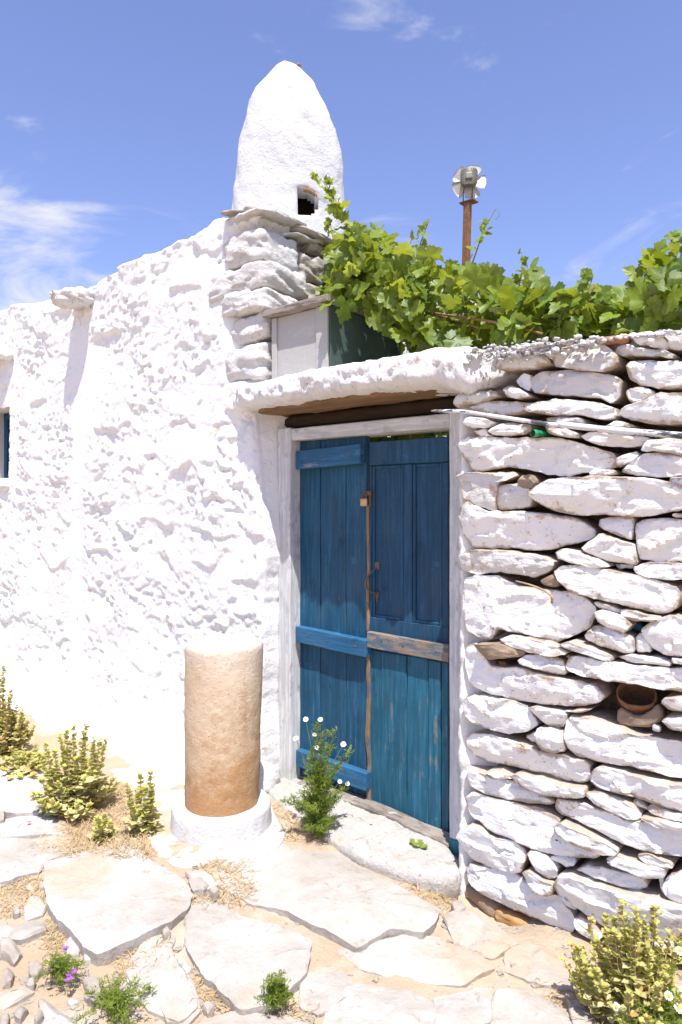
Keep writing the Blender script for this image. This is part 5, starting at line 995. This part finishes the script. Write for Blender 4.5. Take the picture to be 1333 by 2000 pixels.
def stems_at(base, tips, extra, seed, spread, hmin, hmax, Yoff=0.06):
    """tips given as photograph pixels, each at its own depth near the plant, plus filler stems"""
    r = np.random.RandomState(seed); out = []; base = np.array(base, float); dep = -SN * base[0] + CS * base[1]
    for px, py in tips:
        d_ = dep + r.uniform(-Yoff, Yoff); u, v = (px - CX) / FPX, (CY - py) / FPX; q = np.array([CS * u - SN, SN * u + CS, v]) * d_ + np.array([0, 0, CAM_Z]) - base
        out.append((q[0] * 0.6, q[1] * 0.6, max(0.05, q[2]), q[0] * 0.4, q[1] * 0.4))
    for k in range(extra):
        a = r.rand() * 6.283; R_ = spread * math.sqrt(r.rand()); h = r.uniform(hmin, hmax) * (1 - 0.45 * R_ / spread); out.append((R_ * math.cos(a) * 0.7, R_ * math.sin(a) * 0.7, h, R_ * math.cos(a) * 0.3, R_ * math.sin(a) * 0.3))
    return out
R4 = lambda L: [(x / 4.166, 1290 + y / 4.166) for x, y in L]
R3 = lambda L: [(1080 + x / 5.269, 1740 + y / 5.269) for x, y in L]
b = G(150, 1582, 0.06); herb('felted_herb', 'bushy grey-green herb with upright leafy spikes on the flagstones before the white wall', b, stems_at(b, R4([(370,680),(495,620),(545,580),(600,545),(705,530),(680,590),(770,635),(815,650),(860,650),(350,830),(330,960),(440,740),(530,720),(620,790),(560,850),(430,900),(480,1000),(640,900),(700,960),(380,1080),(560,1060),(680,1050)]), 34, 3, 0.20, 0.06, 0.22), 31, 0.12)
b = G(8, 1470, 0.06); herb('felted_herb', 'tall yellowing herb clump cut off by the picture edge at the white wall', b, stems_at(b, R4([(30,60),(0,130),(-40,90),(-90,150),(90,250),(75,300),(140,370),(180,430),(-150,250),(-60,260),(100,420),(30,350),(130,480)]), 30, 4, 0.17, 0.12, 0.36), 32, 0.30)
b = G(50, 1500, 0.06); herb('creeping_herb', 'low creeping herb filling the joint behind a flagstone near the white wall', b, stems_at(b, R4([(90,720),(300,690),(190,770),(240,800),(60,820),(20,850),(150,850),(280,780),(330,760)]), 22, 5, 0.22, 0.04, 0.09), 33, 0.1)
b = G(285, 1625, 0.06); herb('felted_herb', 'sparse small herb with two leafy spikes beside the white cement pad', b, stems_at(b, R4([(1145,930),(1230,915),(1110,1060),(1040,1020),(1180,1040),(1240,1030)]), 5, 6, 0.05, 0.05, 0.12), 34)
b = G(203, 1640, 0.05); herb('felted_herb', 'tiny green herb sprouting among dry grass below the bushy herb', b, stems_at(b, R4([(800,1270),(850,1260),(900,1330),(830,1320),(780,1310)]), 6, 7, 0.04, 0.03, 0.07), 35)
b = G(1236, 1995, 0.0); herb('felted_herb', 'large yellow-green herb with many leafy spikes at the foot of the stone wall', b, stems_at(b, R3([(385,300),(535,270),(630,285),(715,125),(765,280),(855,200),(940,300),(1055,180),(1070,250),(1210,450),(200,560),(260,600),(460,560),(1320,420),(1330,520),(560,420),(640,420),(860,330),(960,400),(700,450),(800,420),(300,650),(420,650),(1130,560),(1000,600),(880,560),(1260,640)]), 46, 8, 0.20, 0.06, 0.25), 36, 0.10, leaf=0.026)

def daisy(parent, p, facing, s, r):
    n = np.array(facing, float); n /= np.linalg.norm(n); x = np.cross(n, [0.3, 0.2, 0.9]); x /= np.linalg.norm(x); y = np.cross(n, x); mb = MB(); k = 13
    for j in range(k):
        a = 6.283 * j / k + r.randn() * 0.06; d = math.cos(a) * x + math.sin(a) * y; e = -math.sin(a) * x + math.cos(a) * y; w = s * 0.19; L = s * r.uniform(0.88, 1.05)
        pts = [p + d * s * 0.28 - e * w * 0.5, p + d * s * 0.28 + e * w * 0.5, p + d * L * 0.75 + e * w - n * s * 0.06, p + d * L + e * w * 0.4 - n * s * 0.12, p + d * L - e * w * 0.4 - n * s * 0.12, p + d * L * 0.75 - e * w - n * s * 0.06]
        mb.add(np.array(pts), [(0, 1, 2, 5), (5, 2, 3, 4)])
    f = mb.mk('flower', MAT['petal'], parent, False); V, F = block((0, 0, 0), (s * 0.40, s * 0.40, s * 0.26), 1, 6, 2.2, 0.0); V = p + V[:, :1] * x + V[:, 1:2] * y + V[:, 2:] * n; mk('disc', V, F, MAT['yolk'], f)
def feathery(name, label, base, tips, flowers, seed, nsub=9, sz=0.011, fill=14, spread=0.08, hh=0.2):
    r = np.random.RandomState(seed); base = np.array(base, float); o = root(name, base, label, 'plant'); st, fo = MB(), MB(); dep = -SN * base[0] + CS * base[1]
    ends = []
    for px, py in tips + flowers:
        d_ = dep + r.uniform(-0.05, 0.05); u, v = (px - CX) / FPX, (CY - py) / FPX; ends.append(np.array([CS * u - SN, SN * u + CS, v]) * d_ + np.array([0, 0, CAM_Z]))
    nt = len(tips)
    for k in range(fill):
        a = r.rand() * 6.283; ends.append(base + np.array([spread * math.cos(a), spread * math.sin(a), hh * r.uniform(0.3, 1)])); 
    for i, q in enumerate(ends):
        p0 = base + np.array([r.randn() * 0.008, r.randn() * 0.008, 0]); midp = p0 * 0.5 + q * 0.5 + np.array([(base[0] - q[0]) * 0.25, (base[1] - q[1]) * 0.25, 0.02]); w = spline([p0, midp, q], 16)
        st.add(*tube(w, np.linspace(0.0024, 0.0011, 16), 5)); isf = nt <= i < nt + len(flowers)
        for j in range(2, 16 if not isf else 11):
            for m in range(nsub):
                an = r.rand() * 6.283; d = np.array([math.cos(an), math.sin(an), 0.2 + 0.7 * r.rand()]); L = sz * r.uniform(1.0, 2.6); p = w[j] + r.randn(3) * 0.006
                # pinnate: a thread with side threads
                e = p + d * L; wd = np.cross(d, r.randn(3)); wd /= np.linalg.norm(wd) + 1e-9; fo.add(np.array([p - wd * 0.0018, p + wd * 0.0018, e]), [(0, 1, 2)])
                for s_ in (0.35, 0.6, 0.8):
                    c = p + d * L * s_; sd = d * 0.5 + wd * (1 if r.rand() < 0.5 else -1); fo.add(np.array([c - d * 0.002, c + d * 0.002, c + sd * L * 0.45]), [(0, 1, 2)])
    st.mk('stems', MAT['feather'], o); x = fo.mk('foliage', MAT['feather'], o); x['kind'] = 'stuff'
    for i in range(nt, nt + len(flowers)):
        q = ends[i]; daisy(o, q, np.array([-q[0] * 0.35, -q[1] * 0.35, 0.0]) + np.array([0, 0, 0.9]) + r.randn(3) * 0.25, 0.0125 * r.uniform(0.85, 1.1), r)
    return o
R6 = lambda L: [(320 + x / 2.2217, 1200 + y / 2.2217) for x, y in L]
feathery('chamomile', 'feathery green chamomile with small white daisies growing at the doorstep', G(622, 1632, 0.055), R6([(690,520),(740,510),(660,480),(720,580),(800,600),(640,600),(690,640),(750,660),(620,720),(560,800),(520,810),(600,780),(720,740),(780,760),(650,800),(700,800),(580,850),(760,800),(660,690),(690,720)]), R6([(617,455),(680,455),(573,537),(655,520),(665,577),(780,563),(765,725),(798,735),(605,748)]), 5, fill=12, spread=0.07, hh=0.16)
feathery('chamomile', 'white daisies on feathery stems in front of the large herb at the wall foot', G(1300, 2030, 0.0), [(1240, 1990), (1290, 1985), (1320, 1975), (1215, 2000)], R3([(1195,1080),(1165,1205),(1130,1260),(655,1195),(1300,1205),(1280,1340),(1310,615),(1345,1010)]), 6, 7, 0.010, 16, 0.10, 0.09)
feathery('weed', 'small dark green weed sprouting between the flagstones below the doorstep', G(540, 1962, 0.03), [(528, 1912), (545, 1905), (520, 1930), (556, 1925), (535, 1925), (565, 1945), (510, 1950)], [], 7, 4, 0.008, 5, 0.04, 0.05)
feathery('weed', 'low spreading green weed on the sand in front of the flagstones', G(225, 1975, 0.02), [(185, 1958), (200, 1950), (235, 1950), (262, 1955), (280, 1965), (215, 1965), (250, 1972)], [], 8, 3, 0.009, 12, 0.11, 0.025)
o = feathery('purple_flowers', 'little weed with purple flowers on the sand beside the big flagstone', G(118, 1905, 0.03), [(95, 1880), (110, 1878), (150, 1880), (130, 1895), (100, 1895), (155, 1890)], [], 9, 3, 0.008, 6, 0.06, 0.02)
r = np.random.RandomState(3)
for px, py in ((100, 1893), (99, 1897), (135, 1905), (138, 1912), (145, 1900), (132, 1915), (148, 1896), (130, 1852), (128, 1855), (57, 1606), (76, 1620), (172, 1612)):
    p = G(px, py, 0.05 + 0.02 * r.rand()); mb = MB()
    for j in range(5):
        a = 6.283 * j / 5; d = np.array([math.cos(a), math.sin(a), 0.35]); e = np.array([-math.sin(a), math.cos(a), 0]); mb.add(np.array([p, p + d * 0.006 + e * 0.004, p + d * 0.011, p + d * 0.006 - e * 0.004]), [(0, 1, 2, 3)])
    V, F = tube([p - [0, 0, 0.05], p], 0.0008, 4); mb.mk('flower', MAT['purple'], o, False); mk('stalk', V, F, MAT['feather'], o)
# round-leaved seedling on the step
b = P(835, 1632, 2.45); mb = MB(); r = np.random.RandomState(2)
for j in range(9):
    a = r.rand() * 6.28; leaf_at(mb, np.array([b[0] + r.uniform(-0.05, 0.04), 2.42 + r.uniform(-0.03, 0.03), 0.062]), np.array([math.cos(a), math.sin(a), 0.12]), np.array([0, 0, 1.0]), r.uniform(0.025, 0.04))
tag(mb.mk('seedling', MAT['feather']), 'flat round-leaved seedling lying on the doorstep stone', 'plant')
# dry grass and litter
def straw(n, fn, seed, L=0.05, flat=0.5):
    r = np.random.RandomState(seed); mb = MB()
    for k in range(n):
        x, y = fn(r); z = float(zg(x, y)) + 0.006; a = r.rand() * 6.283; d = np.array([math.cos(a), math.sin(a), r.rand() * (1.6 * (1 - flat))]); d /= np.linalg.norm(d); l = L * r.uniform(0.4, 1.4); s = np.array([-math.sin(a), math.cos(a), 0]) * 0.0011
        p = np.array([x, y, z]); m = p + d * l * 0.55 + r.randn(3) * 0.004; e = p + d * l + np.array([0, 0, -0.25 * l * flat]) + r.randn(3) * 0.005; e[2] = max(e[2], z); m[2] = max(m[2], z); mb.add(np.array([p - s, p + s, m - s, m + s, e]), [(0, 1, 3, 2), (2, 3, 4)])
    return mb
mb = MB()
for n, bx, sd, L, fl in ((2600, (130, 300, 1545, 1690), 1, 0.045, 0.4), (350, (520, 640, 1585, 1650), 2, 0.05, 0.6), (420, (0, 90, 1710, 1780), 3, 0.035, 0.7), (300, (90, 160, 1790, 1850), 4, 0.035, 0.7), (420, (370, 500, 1690, 1770), 5, 0.04, 0.6), (220, (790, 890, 1700, 1770), 6, 0.05, 0.6), (350, (230, 330, 1830, 1900), 7, 0.04, 0.7), (260, (380, 450, 1880, 1960), 8, 0.035, 0.7), (400, (1140, 1333, 1930, 2040), 9, 0.06, 0.3), (120, (500, 620, 1930, 1990), 10, 0.03, 0.6), (120, (1050, 1130, 1880, 1940), 11, 0.03, 0.6), (200, (60, 220, 1620, 1680), 12, 0.03, 0.6)):
    V, F = straw(n, spot(*bx), sd, L, fl).arr(); mb.add(V, F)
tag(mb.mk('dry_grass', MAT['straw'], smooth=False), 'straw-coloured dry grass and litter in the joints of the paving', 'grass', kind='stuff')
